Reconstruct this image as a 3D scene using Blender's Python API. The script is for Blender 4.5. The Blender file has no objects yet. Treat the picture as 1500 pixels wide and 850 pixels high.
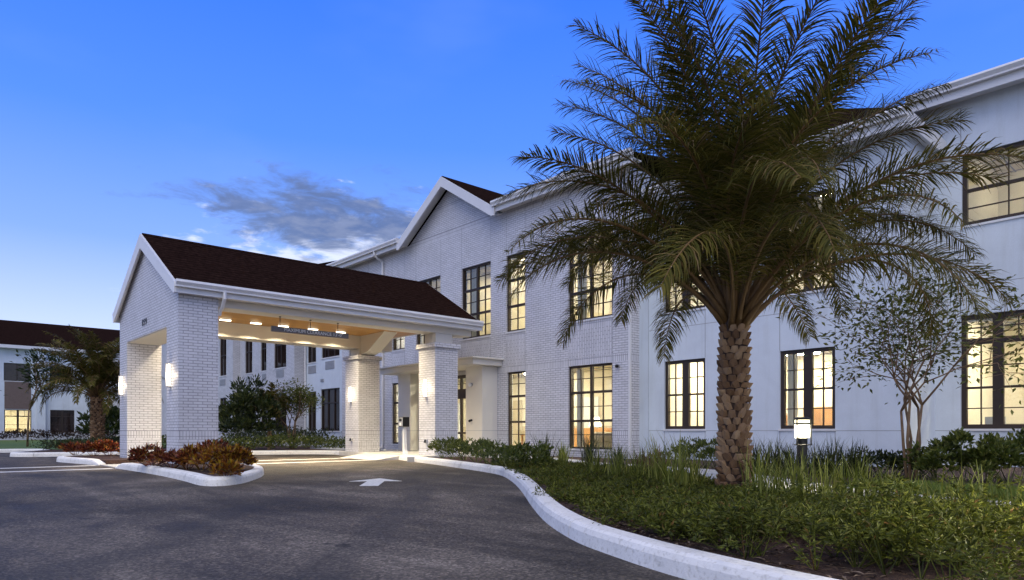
import bpy, bmesh, math, random
import numpy as np
from mathutils import Vector, Matrix
SC = bpy.context.scene
COL = SC.collection
R = math.radians
RNG = np.random.default_rng(7)
random.seed(7)

# ------------------------------------------------------------------ camera
EYE = 0.9
cam_d = bpy.data.cameras.new('camera')
cam = bpy.data.objects.new('camera', cam_d); COL.objects.link(cam)
cam.location = (0, 0, EYE)
cam.rotation_euler = (R(90), 0, math.atan2(1.0, 0.9))
cam_d.sensor_width = 36; cam_d.lens = 24.0
cam_d.shift_y = 206 / 1500
cam_d.clip_start = 0.05; cam_d.clip_end = 3000
SC.camera = cam
S_ = math.sqrt(1.81)
FW = np.array((-1 / S_, .9 / S_)); RT = np.array((.9 / S_, 1 / S_))
def onz(px, py, Z):
    a = (px - 750) / 1000; b = (631 - py) / 1000
    t = (Z - EYE) / b
    d = FW + RT * a
    return (d[0] * t, d[1] * t)

# ------------------------------------------------------------------ world
SC.view_settings.view_transform = 'Standard'
SC.view_settings.look = 'None'
SC.view_settings.exposure = 0.2
SC.view_settings.gamma = 1.0
SC.view_settings.use_curve_mapping = False
SC.cycles.use_denoising = True
SC.cycles.max_bounces = 6
SC.cycles.diffuse_bounces = 3
SC.cycles.glossy_bounces = 3
SC.cycles.transparent_max_bounces = 12
SC.cycles.sample_clamp_indirect = 4.0
SC.cycles.caustics_reflective = False
SC.cycles.caustics_refractive = False

SUN_EL = 2.0
GLOW = (.62, .70, .98)
SKY_STRENGTH = 1.0
SUN_POWER = 1.35
SUN_AZ = math.atan2(-0.70, 0.60)          # where the dusk glow is, as an angle from +X
W = bpy.data.worlds.new('World'); SC.world = W
W.use_nodes = True
wn = W.node_tree; wn.nodes.clear()
def N(nt, typ, **kw):
    n = nt.nodes.new(typ)
    for k, v in kw.items():
        if k.startswith('i_'):
            n.inputs[k[2:].replace('_', ' ')].default_value = v
        else:
            setattr(n, k, v)
    return n
def MATH(nt, op, a, b=None, c=None, clamp=False):
    n = nt.nodes.new('ShaderNodeMath'); n.operation = op; n.use_clamp = clamp
    for i, v in enumerate((a, b, c)):
        if v is None: continue
        if isinstance(v, (int, float)): n.inputs[i].default_value = v
        else: nt.links.new(v, n.inputs[i])
    return n.outputs[0]
def MIX(nt, fac, a, b, mode='MIX'):
    n = nt.nodes.new('ShaderNodeMix'); n.data_type = 'RGBA'; n.blend_type = mode
    for s, v in ((n.inputs[0], fac), (n.inputs[6], a), (n.inputs[7], b)):
        if isinstance(v, (int, float)): s.default_value = v
        elif isinstance(v, (tuple, list)): s.default_value = (*v[:3], 1)
        else: nt.links.new(v, s)
    return n.outputs[2]
def DOT(nt, vec, d):
    n = nt.nodes.new('ShaderNodeVectorMath'); n.operation = 'DOT_PRODUCT'
    nt.links.new(vec, n.inputs[0]); n.inputs[1].default_value = d
    return n.outputs['Value']
def SMOOTH(nt, v, a, b):
    n = nt.nodes.new('ShaderNodeMapRange'); n.interpolation_type = 'SMOOTHSTEP'
    nt.links.new(v, n.inputs[0])
    n.inputs[1].default_value = a; n.inputs[2].default_value = b
    return n.outputs[0]
def RAMP(nt, fac, stops):
    n = nt.nodes.new('ShaderNodeValToRGB')
    if fac is not None: nt.links.new(fac, n.inputs[0])
    e = n.color_ramp.elements
    while len(e) < len(stops): e.new(0.5)
    for el, (p, c) in zip(e, stops):
        el.position = p
        el.color = (*c, 1) if len(c) == 3 else c
    return n.outputs[0]

sky = N(wn, 'ShaderNodeTexSky', sky_type='NISHITA', sun_disc=False)
sky.sun_elevation = R(SUN_EL)
sky.sun_rotation = math.pi / 2 - SUN_AZ
sky.altitude = 0; sky.air_density = 1.0; sky.dust_density = 0.3; sky.ozone_density = 4.0
geo = N(wn, 'ShaderNodeTexCoord')
dirv = geo.outputs['Generated']
hs = N(wn, 'ShaderNodeHueSaturation'); hs.inputs['Saturation'].default_value = 1.0
wn.links.new(sky.outputs[0], hs.inputs['Color'])
tinted = MIX(wn, 1.0, hs.outputs[0], (1.0, 1.0, 1.0), 'MULTIPLY')
# --- cloud bank (directions only, so it stands in the sky itself)
cdir = Vector((-.957, .431, .315)).normalized()
crt = Vector((0, 0, 1)).cross(cdir).normalized() * -1
cup = crt.cross(cdir) * 1
if cup.z < 0: cup = -cup
ca = DOT(wn, dirv, tuple(crt)); ce = DOT(wn, dirv, tuple(cup)); cf = DOT(wn, dirv, tuple(cdir))
cmb = N(wn, 'ShaderNodeCombineXYZ')
wn.links.new(MATH(wn, 'MULTIPLY', ca, 7.0), cmb.inputs[0])
wn.links.new(MATH(wn, 'MULTIPLY', ce, 20.0), cmb.inputs[1])
nz = N(wn, 'ShaderNodeTexNoise'); nz.inputs['Scale'].default_value = 1.6
nz.inputs['Detail'].default_value = 9; nz.inputs['Roughness'].default_value = .62; nz.inputs['Distortion'].default_value = .35
wn.links.new(cmb.outputs[0], nz.inputs['Vector'])
CLOUD = dict(nz=nz.outputs['Fac'], a=ca, e=ce, f=cf)

elev = N(wn, 'ShaderNodeSeparateXYZ'); wn.links.new(dirv, elev.inputs[0])
grad = RAMP(wn, MATH(wn, 'MAXIMUM', elev.outputs[2], 0.0), [
    (0.0, (.88, .92, 1.05)), (.12, (.60, .71, 1.05)), (.24, (.25, .42, .98)), (.38, (.095, .27, .98)),
    (.55, (.040, .18, .94)), (.72, (.11, .20, .55)), (1.0, (.14, .18, .36))])
skyb = MIX(wn, 0.05, grad, hs.outputs[0])
# dusk glow low in the sky behind the photographer, towards the parking lot
gl = DOT(wn, dirv, (math.cos(SUN_AZ) * .97, math.sin(SUN_AZ) * .97, .24))
skyb = MIX(wn, SMOOTH(wn, gl, .30, .95), skyb, GLOW)
# thin pale streaks and one grey bank of cloud
rr = MATH(wn, 'SQRT', MATH(wn, 'ADD', MATH(wn, 'POWER', MATH(wn, 'DIVIDE', MATH(wn, 'SUBTRACT', ca, .045), .175), 2.0),
          MATH(wn, 'POWER', MATH(wn, 'DIVIDE', ce, .062), 2.0)))
front = SMOOTH(wn, cf, .5, .8)
dens = MATH(wn, 'SUBTRACT', MATH(wn, 'ADD', MATH(wn, 'MULTIPLY', CLOUD['nz'], 3.4), -.60), rr)
bank = MATH(wn, 'MULTIPLY', SMOOTH(wn, dens, .0, .8), front)
rr2 = MATH(wn, 'SQRT', MATH(wn, 'ADD', MATH(wn, 'POWER', MATH(wn, 'DIVIDE', MATH(wn, 'SUBTRACT', ca, .085), .17), 2.0),
          MATH(wn, 'POWER', MATH(wn, 'DIVIDE', MATH(wn, 'ADD', ce, .065), .075), 2.0)))
nz2 = N(wn, 'ShaderNodeTexNoise'); nz2.inputs['Scale'].default_value = 3.1
nz2.inputs['Detail'].default_value = 6; nz2.inputs['Roughness'].default_value = .55
wn.links.new(cmb.outputs[0], nz2.inputs['Vector'])
dens2 = MATH(wn, 'SUBTRACT', MATH(wn, 'SUBTRACT', MATH(wn, 'MULTIPLY', nz2.outputs['Fac'], 4.2), .95), rr2)
wisp = MATH(wn, 'MULTIPLY', SMOOTH(wn, dens2, .0, .9), front)
skyb = MIX(wn, MATH(wn, 'MULTIPLY', wisp, .8), skyb, (.85, .90, 1.05))
tone = RAMP(wn, nz2.outputs['Fac'], [(.3, (.10, .15, .30)), (.7, (.16, .22, .42))])
skyb = MIX(wn, MATH(wn, 'MULTIPLY', bank, .9), skyb, tone)
# a faint high veil
nz3 = N(wn, 'ShaderNodeTexNoise'); nz3.inputs['Scale'].default_value = 2.2
nz3.inputs['Detail'].default_value = 4
mp = N(wn, 'ShaderNodeMapping'); mp.inputs['Scale'].default_value = (1, 1, 2.6)
wn.links.new(dirv, mp.inputs[0]); wn.links.new(mp.outputs[0], nz3.inputs['Vector'])
skyb = MIX(wn, MATH(wn, 'MULTIPLY', SMOOTH(wn, nz3.outputs['Fac'], .48, .75), .14), skyb, (.45, .60, .95))
bg = N(wn, 'ShaderNodeBackground'); bg.inputs['Strength'].default_value = SKY_STRENGTH
wo = N(wn, 'ShaderNodeOutputWorld')
wn.links.new(skyb, bg.inputs['Color'])
wn.links.new(bg.outputs[0], wo.inputs['Surface'])

sun_d = bpy.data.lights.new('sun', 'SUN')
sun = bpy.data.objects.new('sun', sun_d); COL.objects.link(sun)
sun_d.energy = SUN_POWER; sun_d.angle = R(60); sun_d.color = (1.0, .90, .78)
sun_dir = Vector((math.cos(SUN_AZ), math.sin(SUN_AZ), math.tan(R(58)))).normalized()
sun.rotation_euler = sun_dir.to_track_quat('Z', 'Y').to_euler()

# ------------------------------------------------------------------ helpers
class MB:
    """collects boxes, prisms, tubes and leaves, links them as ONE mesh object"""
    def __init__(s):
        s.v = []; s.f = []; s.n = 0
    def add(s, verts, faces):
        s.v.extend([tuple(float(c) for c in p) for p in verts])
        s.f.extend([tuple(i + s.n for i in f) for f in faces])
        s.n = len(s.v)
    def addnp(s, V, F):
        V = np.asarray(V).reshape(-1, 3); F = np.asarray(F)
        s.v.extend(map(tuple, V.tolist()))
        s.f.extend(map(tuple, (F + s.n).tolist()))
        s.n = len(s.v)
    def box(s, x0, x1, y0, y1, z0, z1):
        s.add([(x0, y0, z0), (x1, y0, z0), (x1, y1, z0), (x0, y1, z0), (x0, y0, z1), (x1, y0, z1), (x1, y1, z1), (x0, y1, z1)],
              [(0, 3, 2, 1), (4, 5, 6, 7), (0, 1, 5, 4), (1, 2, 6, 5), (2, 3, 7, 6), (3, 0, 4, 7)])
    def hexa(s, p):
        s.add(p, [(0, 3, 2, 1), (4, 5, 6, 7), (0, 1, 5, 4), (1, 2, 6, 5), (2, 3, 7, 6), (3, 0, 4, 7)])
    def prism(s, pts, z0, z1):                       # polygon in XY
        n = len(pts)
        s.add([(x, y, z0) for x, y in pts] + [(x, y, z1) for x, y in pts],
              [tuple(range(n))[::-1], tuple(range(n, 2 * n))] + [(i, (i + 1) % n, n + (i + 1) % n, n + i) for i in range(n)])
    def prismY(s, pts, y0, y1):                      # polygon in XZ pulled along Y
        n = len(pts)
        s.add([(x, y0, z) for x, z in pts] + [(x, y1, z) for x, z in pts],
              [tuple(range(n)), tuple(range(n, 2 * n))[::-1]] + [((i + 1) % n, i, n + i, n + (i + 1) % n) for i in range(n)])
    def prismX(s, pts, x0, x1):                      # polygon in YZ pulled along X
        n = len(pts)
        s.add([(x0, y, z) for y, z in pts] + [(x1, y, z) for y, z in pts],
              [tuple(range(n))[::-1], tuple(range(n, 2 * n))] + [(i, (i + 1) % n, n + (i + 1) % n, n + i) for i in range(n)])
    def tube(s, pts, radii, n=8, cap=True):
        pts = [Vector(p) for p in pts]
        base = s.n; V = []; F = []
        up = None
        for i, p in enumerate(pts):
            d = (pts[min(i + 1, len(pts) - 1)] - pts[max(i - 1, 0)]).normalized()
            if up is None:
                up = Vector((0, 0, 1)) if abs(d.z) < .9 else Vector((1, 0, 0))
            a = d.cross(up).normalized(); b = a.cross(d).normalized(); up = b
            r = radii if isinstance(radii, (int, float)) else radii[i]
            for k in range(n):
                t = 2 * math.pi * k / n
                V.append(p + (a * math.cos(t) + b * math.sin(t)) * r)
        m = len(pts)
        for i in range(m - 1):
            for k in range(n):
                F.append((i * n + k, i * n + (k + 1) % n, (i + 1) * n + (k + 1) % n, (i + 1) * n + k))
        if cap:
            F.append(tuple(range(n))[::-1]); F.append(tuple(range((m - 1) * n, m * n)))
        s.add(V, F)
    def cyl(s, x, y, z0, z1, r, n=20, r2=None):
        s.tube([(x, y, z0), (x, y, z1)], [r, r if r2 is None else r2], n)
    def lathe(s, x, y, prof, n=20):                  # prof: (r, z)
        V = []; F = []
        for r, z in prof:
            for k in range(n):
                t = 2 * math.pi * k / n
                V.append((x + r * math.cos(t), y + r * math.sin(t), z))
        for i in range(len(prof) - 1):
            for k in range(n):
                F.append((i * n + k, i * n + (k + 1) % n, (i + 1) * n + (k + 1) % n, (i + 1) * n + k))
        F.append(tuple(range(n))[::-1]); F.append(tuple(range((len(prof) - 1) * n, len(prof) * n)))
        s.add(V, F)
    def build(s, name, mat, parent=None, smooth=False, origin=None, bevel=0):
        me = bpy.data.meshes.new(name)
        o = (0, 0, 0)
        if parent is not None:
            p = parent; o = Vector((0, 0, 0))
            while p is not None: o = o + p.location; p = p.parent
        elif origin is not None: o = Vector(origin)
        V = [(x - o[0], y - o[1], z - o[2]) for x, y, z in s.v]
        me.from_pydata(V, [], s.f)
        me.materials.append(mat)
        if smooth: me.polygons.foreach_set('use_smooth', [True] * len(me.polygons))
        me.update()
        ob = bpy.data.objects.new(name, me); COL.objects.link(ob)
        if parent is not None: ob.parent = parent
        elif origin is not None: ob.location = origin
        if bevel:
            m = ob.modifiers.new('bevel', 'BEVEL'); m.width = bevel; m.segments = 2; m.limit_method = 'ANGLE'
        return ob
def tag(o, label=None, cat=None, group=None, kind=None):
    if label: o['label'] = label
    if cat: o['category'] = cat
    if group: o['group'] = group
    if kind: o['kind'] = kind
    return o
def empty(name, loc, label=None, cat=None, group=None):
    o = bpy.data.objects.new(name, None); COL.objects.link(o)
    o.location = loc; o.empty_display_size = .3
    return tag(o, label, cat, group)
def copy_tree(o, parent=None):
    c = o.copy(); COL.objects.link(c); c.parent = parent
    for ch in list(o.children): copy_tree(ch, c)
    return c
def struct(o, label, cat): return tag(o, label, cat, kind='structure')

# vectorised leaves: kite with a fold along the midrib
def leaves(mb, P, D, U, L, Wd, fold=.25, droop=.0):
    n = len(P)
    D = D / (np.linalg.norm(D, axis=1, keepdims=True) + 1e-9)
    S = np.cross(D, U); S /= (np.linalg.norm(S, axis=1, keepdims=True) + 1e-9)
    Nn = np.cross(S, D)
    L = np.broadcast_to(np.asarray(L, float), (n,))[:, None]; Wd = np.broadcast_to(np.asarray(Wd, float), (n,))[:, None]
    b = P
    m1 = P + D * L * .45
    t = P + D * L - Nn * L * droop
    l = m1 + S * Wd * .5 + Nn * Wd * fold
    r = m1 - S * Wd * .5 + Nn * Wd * fold
    V = np.stack([b, r, t, l, m1 - Nn * L * droop * .3], 1).reshape(-1, 3)
    k = np.arange(n)[:, None] * 5
    F = np.concatenate([k + np.array([[0, 1, 4]]), k + np.array([[1, 2, 4]]), k + np.array([[0, 4, 3]]), k + np.array([[4, 2, 3]])], 0)
    mb.addnp(V, F)
# vectorised blades: tapering strips that arch over
def blades(mb, P, az, tilt, L, Wd, bend, seg=4):
    n = len(P); rows = []
    pos = P.copy()
    for i in range(seg + 1):
        f = i / seg
        a = tilt + bend * f ** 1.6
        d = np.stack([np.cos(az) * np.sin(a), np.sin(az) * np.sin(a), np.cos(a)], 1)
        side = np.stack([-np.sin(az), np.cos(az), np.zeros(n)], 1)
        w = (Wd * (1 - f ** 2.2) * .5 + .0006)[:, None]
        rows.append(np.stack([pos - side * w, pos + side * w], 1))
        pos = pos + d * (L / seg)[:, None]
    V = np.stack(rows, 1).reshape(-1, 3)
    k = np.arange(n)[:, None] * 2 * (seg + 1)
    F = np.concatenate([k + np.array([[2 * i, 2 * i + 1, 2 * i + 3, 2 * i + 2]]) for i in range(seg)], 0)
    mb.addnp(V, F)
def rdir(n, zmin=-.3, zmax=1.0):
    z = RNG.uniform(zmin, zmax, n); a = RNG.uniform(0, 2 * math.pi, n)
    r = np.sqrt(np.maximum(0, 1 - z * z))
    return np.stack([r * np.cos(a), r * np.sin(a), z], 1)

# ------------------------------------------------------------------ materials
def newmat(name):
    m = bpy.data.materials.new(name); m.use_nodes = True
    nt = m.node_tree; nt.nodes.clear()
    out = N(nt, 'ShaderNodeOutputMaterial')
    b = N(nt, 'ShaderNodeBsdfPrincipled')
    nt.links.new(b.outputs[0], out.inputs[0])
    return m, nt, b, out
def setc(nt, sock, v):
    if isinstance(v, (tuple, list)): sock.default_value = (*v[:3], 1)
    else: nt.links.new(v, sock)
def POS(nt): return N(nt, 'ShaderNodeNewGeometry').outputs['Position']
def NOISE(nt, vec, scale, detail=4, rough=.55, dist=0):
    n = N(nt, 'ShaderNodeTexNoise'); n.inputs['Scale'].default_value = scale
    n.inputs['Detail'].default_value = detail; n.inputs['Roughness'].default_value = rough; n.inputs['Distortion'].default_value = dist
    if vec is not None: nt.links.new(vec, n.inputs['Vector'])
    return n.outputs['Fac']
def BUMP(nt, b, h, strength=.3, dist=.01):
    n = N(nt, 'ShaderNodeBump'); n.inputs['Strength'].default_value = strength; n.inputs['Distance'].default_value = dist
    nt.links.new(h, n.inputs['Height']); nt.links.new(n.outputs[0], b.inputs['Normal'])
def simple(name, col, rough=.5, metal=0, var=.12, scale=6, bump=0):
    m, nt, b, o = newmat(name)
    p = POS(nt)
    f = NOISE(nt, p, scale, 5)
    c = RAMP(nt, f, [(.25, tuple(x * (1 - var) for x in col)), (.75, tuple(min(1, x * (1 + var)) for x in col))])
    setc(nt, b.inputs['Base Color'], c)
    b.inputs['Roughness'].default_value = rough; b.inputs['Metallic'].default_value = metal
    if bump: BUMP(nt, b, NOISE(nt, p, scale * 12, 3), bump)
    return m
def brickmat(name, bands, col=(.73, .73, .775), mortar=(.29, .29, .33), stack=False, bw=.215, rh=.068, ms=.0075, zlines=()):
    m, nt, b, o = newmat(name)
    g = N(nt, 'ShaderNodeNewGeometry')
    sp = N(nt, 'ShaderNodeSeparateXYZ'); nt.links.new(g.outputs['Position'], sp.inputs[0])
    sn = N(nt, 'ShaderNodeSeparateXYZ'); nt.links.new(g.outputs['True Normal'], sn.inputs[0])
    fx = MATH(nt, 'GREATER_THAN', MATH(nt, 'ABSOLUTE', sn.outputs[0]), .7)
    u = MATH(nt, 'ADD', MATH(nt, 'MULTIPLY', sp.outputs[1], fx), MATH(nt, 'MULTIPLY', sp.outputs[0], MATH(nt, 'SUBTRACT', 1.0, fx)))
    z = MATH(nt, 'SUBTRACT', sp.outputs[2], .9 - rh * 200)
    def br(uu, zz, w, h, off):
        c = N(nt, 'ShaderNodeCombineXYZ'); nt.links.new(uu, c.inputs[0]); nt.links.new(zz, c.inputs[1])
        t = N(nt, 'ShaderNodeTexBrick'); t.offset = off; t.squash = 1; t.offset_frequency = 2
        t.inputs['Scale'].default_value = 1; t.inputs['Brick Width'].default_value = w; t.inputs['Row Height'].default_value = h
        t.inputs['Mortar Size'].default_value = ms; t.inputs['Mortar Smooth'].default_value = .15; t.inputs['Bias'].default_value = 0
        t.inputs['Color1'].default_value = (*[x * .93 for x in col], 1); t.inputs['Color2'].default_value = (*[min(1, x * 1.05) for x in col], 1)
        t.inputs['Mortar'].default_value = (*mortar, 1)
        nt.links.new(c.outputs[0], t.inputs['Vector'])
        return t
    u = MATH(nt, 'ADD', u, 200.0)
    t1 = br(u, z, bw, rh, .5) if not stack else br(z, u, bw, rh, .5)
    t2 = br(u, z, rh * 1.02, rh * 3, 0)
    col1 = t1.outputs['Color']; fac = t1.outputs['Fac']
    if bands:
        mask = None
        for z0, z1 in bands:
            k = MATH(nt, 'MULTIPLY', MATH(nt, 'GREATER_THAN', sp.outputs[2], z0), MATH(nt, 'LESS_THAN', sp.outputs[2], z1))
            mask = k if mask is None else MATH(nt, 'MAXIMUM', mask, k)
        col1 = MIX(nt, mask, col1, t2.outputs['Color'])
        fac = MATH(nt, 'ADD', MATH(nt, 'MULTIPLY', fac, MATH(nt, 'SUBTRACT', 1.0, mask)), MATH(nt, 'MULTIPLY', t2.outputs['Fac'], mask))
    for zl in zlines:
        k = MATH(nt, 'LESS_THAN', MATH(nt, 'ABSOLUTE', MATH(nt, 'SUBTRACT', sp.outputs[2], zl)), .012)
        col1 = MIX(nt, k, col1, mortar); fac = MATH(nt, 'MAXIMUM', fac, k)
    w = NOISE(nt, g.outputs['Position'], 1.1, 6, .6)
    col1 = MIX(nt, 1.0, col1, RAMP(nt, w, [(.3, (.86, .86, .85)), (.7, (1.0, 1.0, 1.0))]), 'MULTIPLY')
    w2 = NOISE(nt, g.outputs['Position'], 3.1, 7, .7)      # paint filling the joints here and there
    col1 = MIX(nt, RAMP(nt, w2, [(.48, (0, 0, 0)), (.72, (.55, .55, .55))]), col1, tuple(x * .93 for x in col))
    fine = NOISE(nt, g.outputs['Position'], 55, 3)
    col1 = MIX(nt, 1.0, col1, RAMP(nt, fine, [(.25, (.93, .93, .93)), (.7, (1, 1, 1))]), 'MULTIPLY')
    setc(nt, b.inputs['Base Color'], col1); b.inputs['Roughness'].default_value = .55
    h = MATH(nt, 'ADD', MATH(nt, 'MULTIPLY', fac, -1.0), MATH(nt, 'MULTIPLY', fine, .25))
    BUMP(nt, b, h, .45, .006)
    return m
def leafmat(name, stops, rough=.5, trans=.25, spec=.3):
    m, nt, b, o = newmat(name)
    g = N(nt, 'ShaderNodeNewGeometry')
    c = RAMP(nt, g.outputs['Random Per Island'], stops)
    cl = NOISE(nt, g.outputs['Position'], 2.3, 3)
    c = MIX(nt, 1.0, c, RAMP(nt, cl, [(.3, (.72, .72, .70)), (.7, (1.18, 1.15, 1.0))]), 'MULTIPLY')
    setc(nt, b.inputs['Base Color'], c); b.inputs['Roughness'].default_value = rough
    b.inputs['Specular IOR Level'].default_value = spec
    if trans:
        t = N(nt, 'ShaderNodeBsdfTranslucent'); nt.links.new(c, t.inputs['Color'])
        mx = N(nt, 'ShaderNodeMixShader'); mx.inputs[0].default_value = trans
        nt.links.new(b.outputs[0], mx.inputs[1]); nt.links.new(t.outputs[0], mx.inputs[2]); nt.links.new(mx.outputs[0], o.inputs[0])
    return m
def emis(name, col, s):
    m, nt, b, o = newmat(name)
    b.inputs['Base Color'].default_value = (.8, .8, .8, 1)
    b.inputs['Emission Color'].default_value = (*col, 1); b.inputs['Emission Strength'].default_value = s
    return m
WARM = (1.0, .80, .52)
M = {}
M['brick'] = brickmat('painted_brick', [(.696, .90), (.288, .492)], zlines=(.90,))
M['brick_facade'] = brickmat('painted_brick_facade', [(.696, .90), (9.2 - .204, 9.2), (8.22 - .204, 8.22), (2.84, 3.045)], zlines=(.90, 9.2, 8.22))
M['brick_stack'] = brickmat('painted_brick_upright', [(3.9, 4.11)], stack=True)
def stucco(name, col):
    m, nt, b, o = newmat(name)
    p = POS(nt)
    mp = N(nt, 'ShaderNodeMapping'); mp.inputs['Scale'].default_value = (3.2, 3.2, .22); nt.links.new(p, mp.inputs[0])
    st = NOISE(nt, mp.outputs[0], 1.6, 6, .65); bl = NOISE(nt, p, .9, 6, .6, .6); fi = NOISE(nt, p, 70, 4, .7)
    c = RAMP(nt, bl, [(.3, tuple(x * .90 for x in col)), (.7, tuple(min(1, x * 1.05) for x in col))])
    c = MIX(nt, 1.0, c, RAMP(nt, st, [(.30, (.93, .925, .91)), (.50, (1, 1, 1))]), 'MULTIPLY')
    c = MIX(nt, 1.0, c, RAMP(nt, fi, [(.30, (.93, .93, .93)), (.6, (1, 1, 1))]), 'MULTIPLY')
    setc(nt, b.inputs['Base Color'], c); b.inputs['Roughness'].default_value = .85
    BUMP(nt, b, fi, .5, .006)
    return m
M['stucco'] = stucco('white_stucco', (.69, .755, .83))
M['stucco2'] = simple('cream_stucco', (.70, .67, .61), .75, var=.03, scale=1.5, bump=.1)
M['joint'] = simple('joint_sealant', (.30, .31, .34), .8)
M['trim'] = simple('white_trim_paint', (.74, .74, .75), .4, var=.05, scale=2)
M['bronze'] = simple('dark_bronze_frame', (.030, .018, .012), .55)
M['black'] = simple('black_metal', (.012, .012, .013), .4, .4)
M['concrete'] = simple('pale_concrete', (.50, .49, .47), .85, var=.18, scale=5, bump=.2)
M['plastic'] = simple('grey_louvre_metal', (.36, .37, .40), .5)
M['wood_in'] = simple('honey_wood', (.45, .22, .06), .45, var=.25, scale=3)
M['wallin'] = simple('cream_interior_paint', (.74, .67, .52), .8, var=.04)
M['floorin'] = simple('interior_floor', (.35, .25, .15), .5)
M['fabric'] = simple('beige_upholstery', (.45, .38, .26), .9)
M['curtain'] = simple('pale_curtain', (.75, .70, .58), .9)
M['white_metal'] = simple('white_enamel', (.78, .78, .78), .35)

def kerbmat():
    m, nt, b, o = newmat('kerb_concrete')
    p = POS(nt)
    n1 = NOISE(nt, p, 2.2, 8, .65); n2 = NOISE(nt, p, 28, 5, .6)
    c = RAMP(nt, n1, [(.25, (.46, .46, .44)), (.42, (.78, .77, .74)), (.7, (.88, .87, .84))])
    c = MIX(nt, 1.0, c, RAMP(nt, n2, [(.30, (.74, .73, .70)), (.48, (1, 1, 1))]), 'MULTIPLY')
    setc(nt, b.inputs['Base Color'], c); b.inputs['Roughness'].default_value = .85
    BUMP(nt, b, n2, .5, .01)
    return m
M['kerb'] = kerbmat()
def asphalt():
    m, nt, b, o = newmat('asphalt')
    p = POS(nt)
    mp = N(nt, 'ShaderNodeMapping'); mp.inputs['Rotation'].default_value = (0, 0, R(-33)); mp.inputs['Scale'].default_value = (.28, 1.0, 1)
    nt.links.new(p, mp.inputs[0])
    streak = NOISE(nt, mp.outputs[0], .75, 7, .62, 1.7)
    big = NOISE(nt, p, .33, 5, .55, .4)
    fine = NOISE(nt, p, 95, 2, .7)
    vor = N(nt, 'ShaderNodeTexVoronoi'); vor.inputs['Scale'].default_value = 58; nt.links.new(p, vor.inputs['Vector'])
    c = RAMP(nt, streak, [(.36, (.056, .047, .037)), (.46, (.090, .076, .060)), (.53, (.106, .090, .072)), (.63, (.16, .138, .112))])
    c = MIX(nt, 1.0, c, RAMP(nt, big, [(.38, (.58, .58, .58)), (.62, (1.3, 1.29, 1.28))]), 'MULTIPLY')
    c = MIX(nt, 1.0, c, RAMP(nt, vor.outputs['Color'], [(.1, (.50, .50, .50)), (.6, (1.0, 1.0, 1.0)), (.95, (2.1, 2.05, 2.0))]), 'MULTIPLY')
    # fine crack of a paving seam
    sc = N(nt, 'ShaderNodeSeparateXYZ'); nt.links.new(p, sc.inputs[0])
    wob = MATH(nt, 'MULTIPLY', NOISE(nt, p, 1.3, 4), .35)
    seam = MATH(nt, 'ABSOLUTE', MATH(nt, 'ADD', MATH(nt, 'ADD', MATH(nt, 'MULTIPLY', sc.outputs[0], .66), MATH(nt, 'MULTIPLY', sc.outputs[1], .75)), MATH(nt, 'ADD', wob, 1.1)))
    k = MATH(nt, 'LESS_THAN', seam, .014)
    c = MIX(nt, MATH(nt, 'MULTIPLY', k, .22), c, (.018, .018, .018))
    s_ = MATH(nt, 'ADD', MATH(nt, 'ADD', MATH(nt, 'MULTIPLY', sc.outputs[0], .6), MATH(nt, 'MULTIPLY', sc.outputs[1], .8)), MATH(nt, 'MULTIPLY', NOISE(nt, p, .22, 2), 2.4))
    wear = NOISE(nt, p, 1.1, 5, .7)
    for s0 in (-1.0, .75, -3.4, -5.0):                     # rubber worn into the wheel tracks
        k2 = SMOOTH(nt, MATH(nt, 'ABSOLUTE', MATH(nt, 'SUBTRACT', s_, s0)), .34, .10)
        c = MIX(nt, MATH(nt, 'MULTIPLY', k2, MATH(nt, 'MULTIPLY', wear, .75)), c, (.036, .034, .033))
    oil = SMOOTH(nt, NOISE(nt, p, 1.7, 3, .5), .70, .76)
    c = MIX(nt, MATH(nt, 'MULTIPLY', oil, .7), c, (.020, .019, .018))
    setc(nt, b.inputs['Base Color'], c)
    b.inputs['Specular IOR Level'].default_value = .22
    setc(nt, b.inputs['Roughness'], RAMP(nt, streak, [(.3, (.62, .62, .62)), (.7, (.85, .85, .85))]))
    BUMP(nt, b, MATH(nt, 'ADD', fine, vor.outputs['Distance']), .55, .008)
    return m
M['asphalt'] = asphalt()
def mulch():
    m, nt, b, o = newmat('mulch')
    p = POS(nt); n = NOISE(nt, p, 30, 6, .7, 1.2); n2 = NOISE(nt, p, 3, 3)
    c = RAMP(nt, n, [(.3, (.016, .008, .006)), (.5, (.065, .030, .020)), (.68, (.15, .085, .06)), (.8, (.27, .19, .15))])
    c = MIX(nt, 1.0, c, RAMP(nt, n2, [(.3, (.7, .7, .7)), (.7, (1.1, 1.1, 1.1))]), 'MULTIPLY')
    setc(nt, b.inputs['Base Color'], c); b.inputs['Roughness'].default_value = .95
    BUMP(nt, b, n, 1.0, .04)
    return m
M['mulch'] = mulch()
M['lawn'] = simple('lawn_soil', (.075, .13, .022), .9, var=.35, scale=8, bump=.6)
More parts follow.
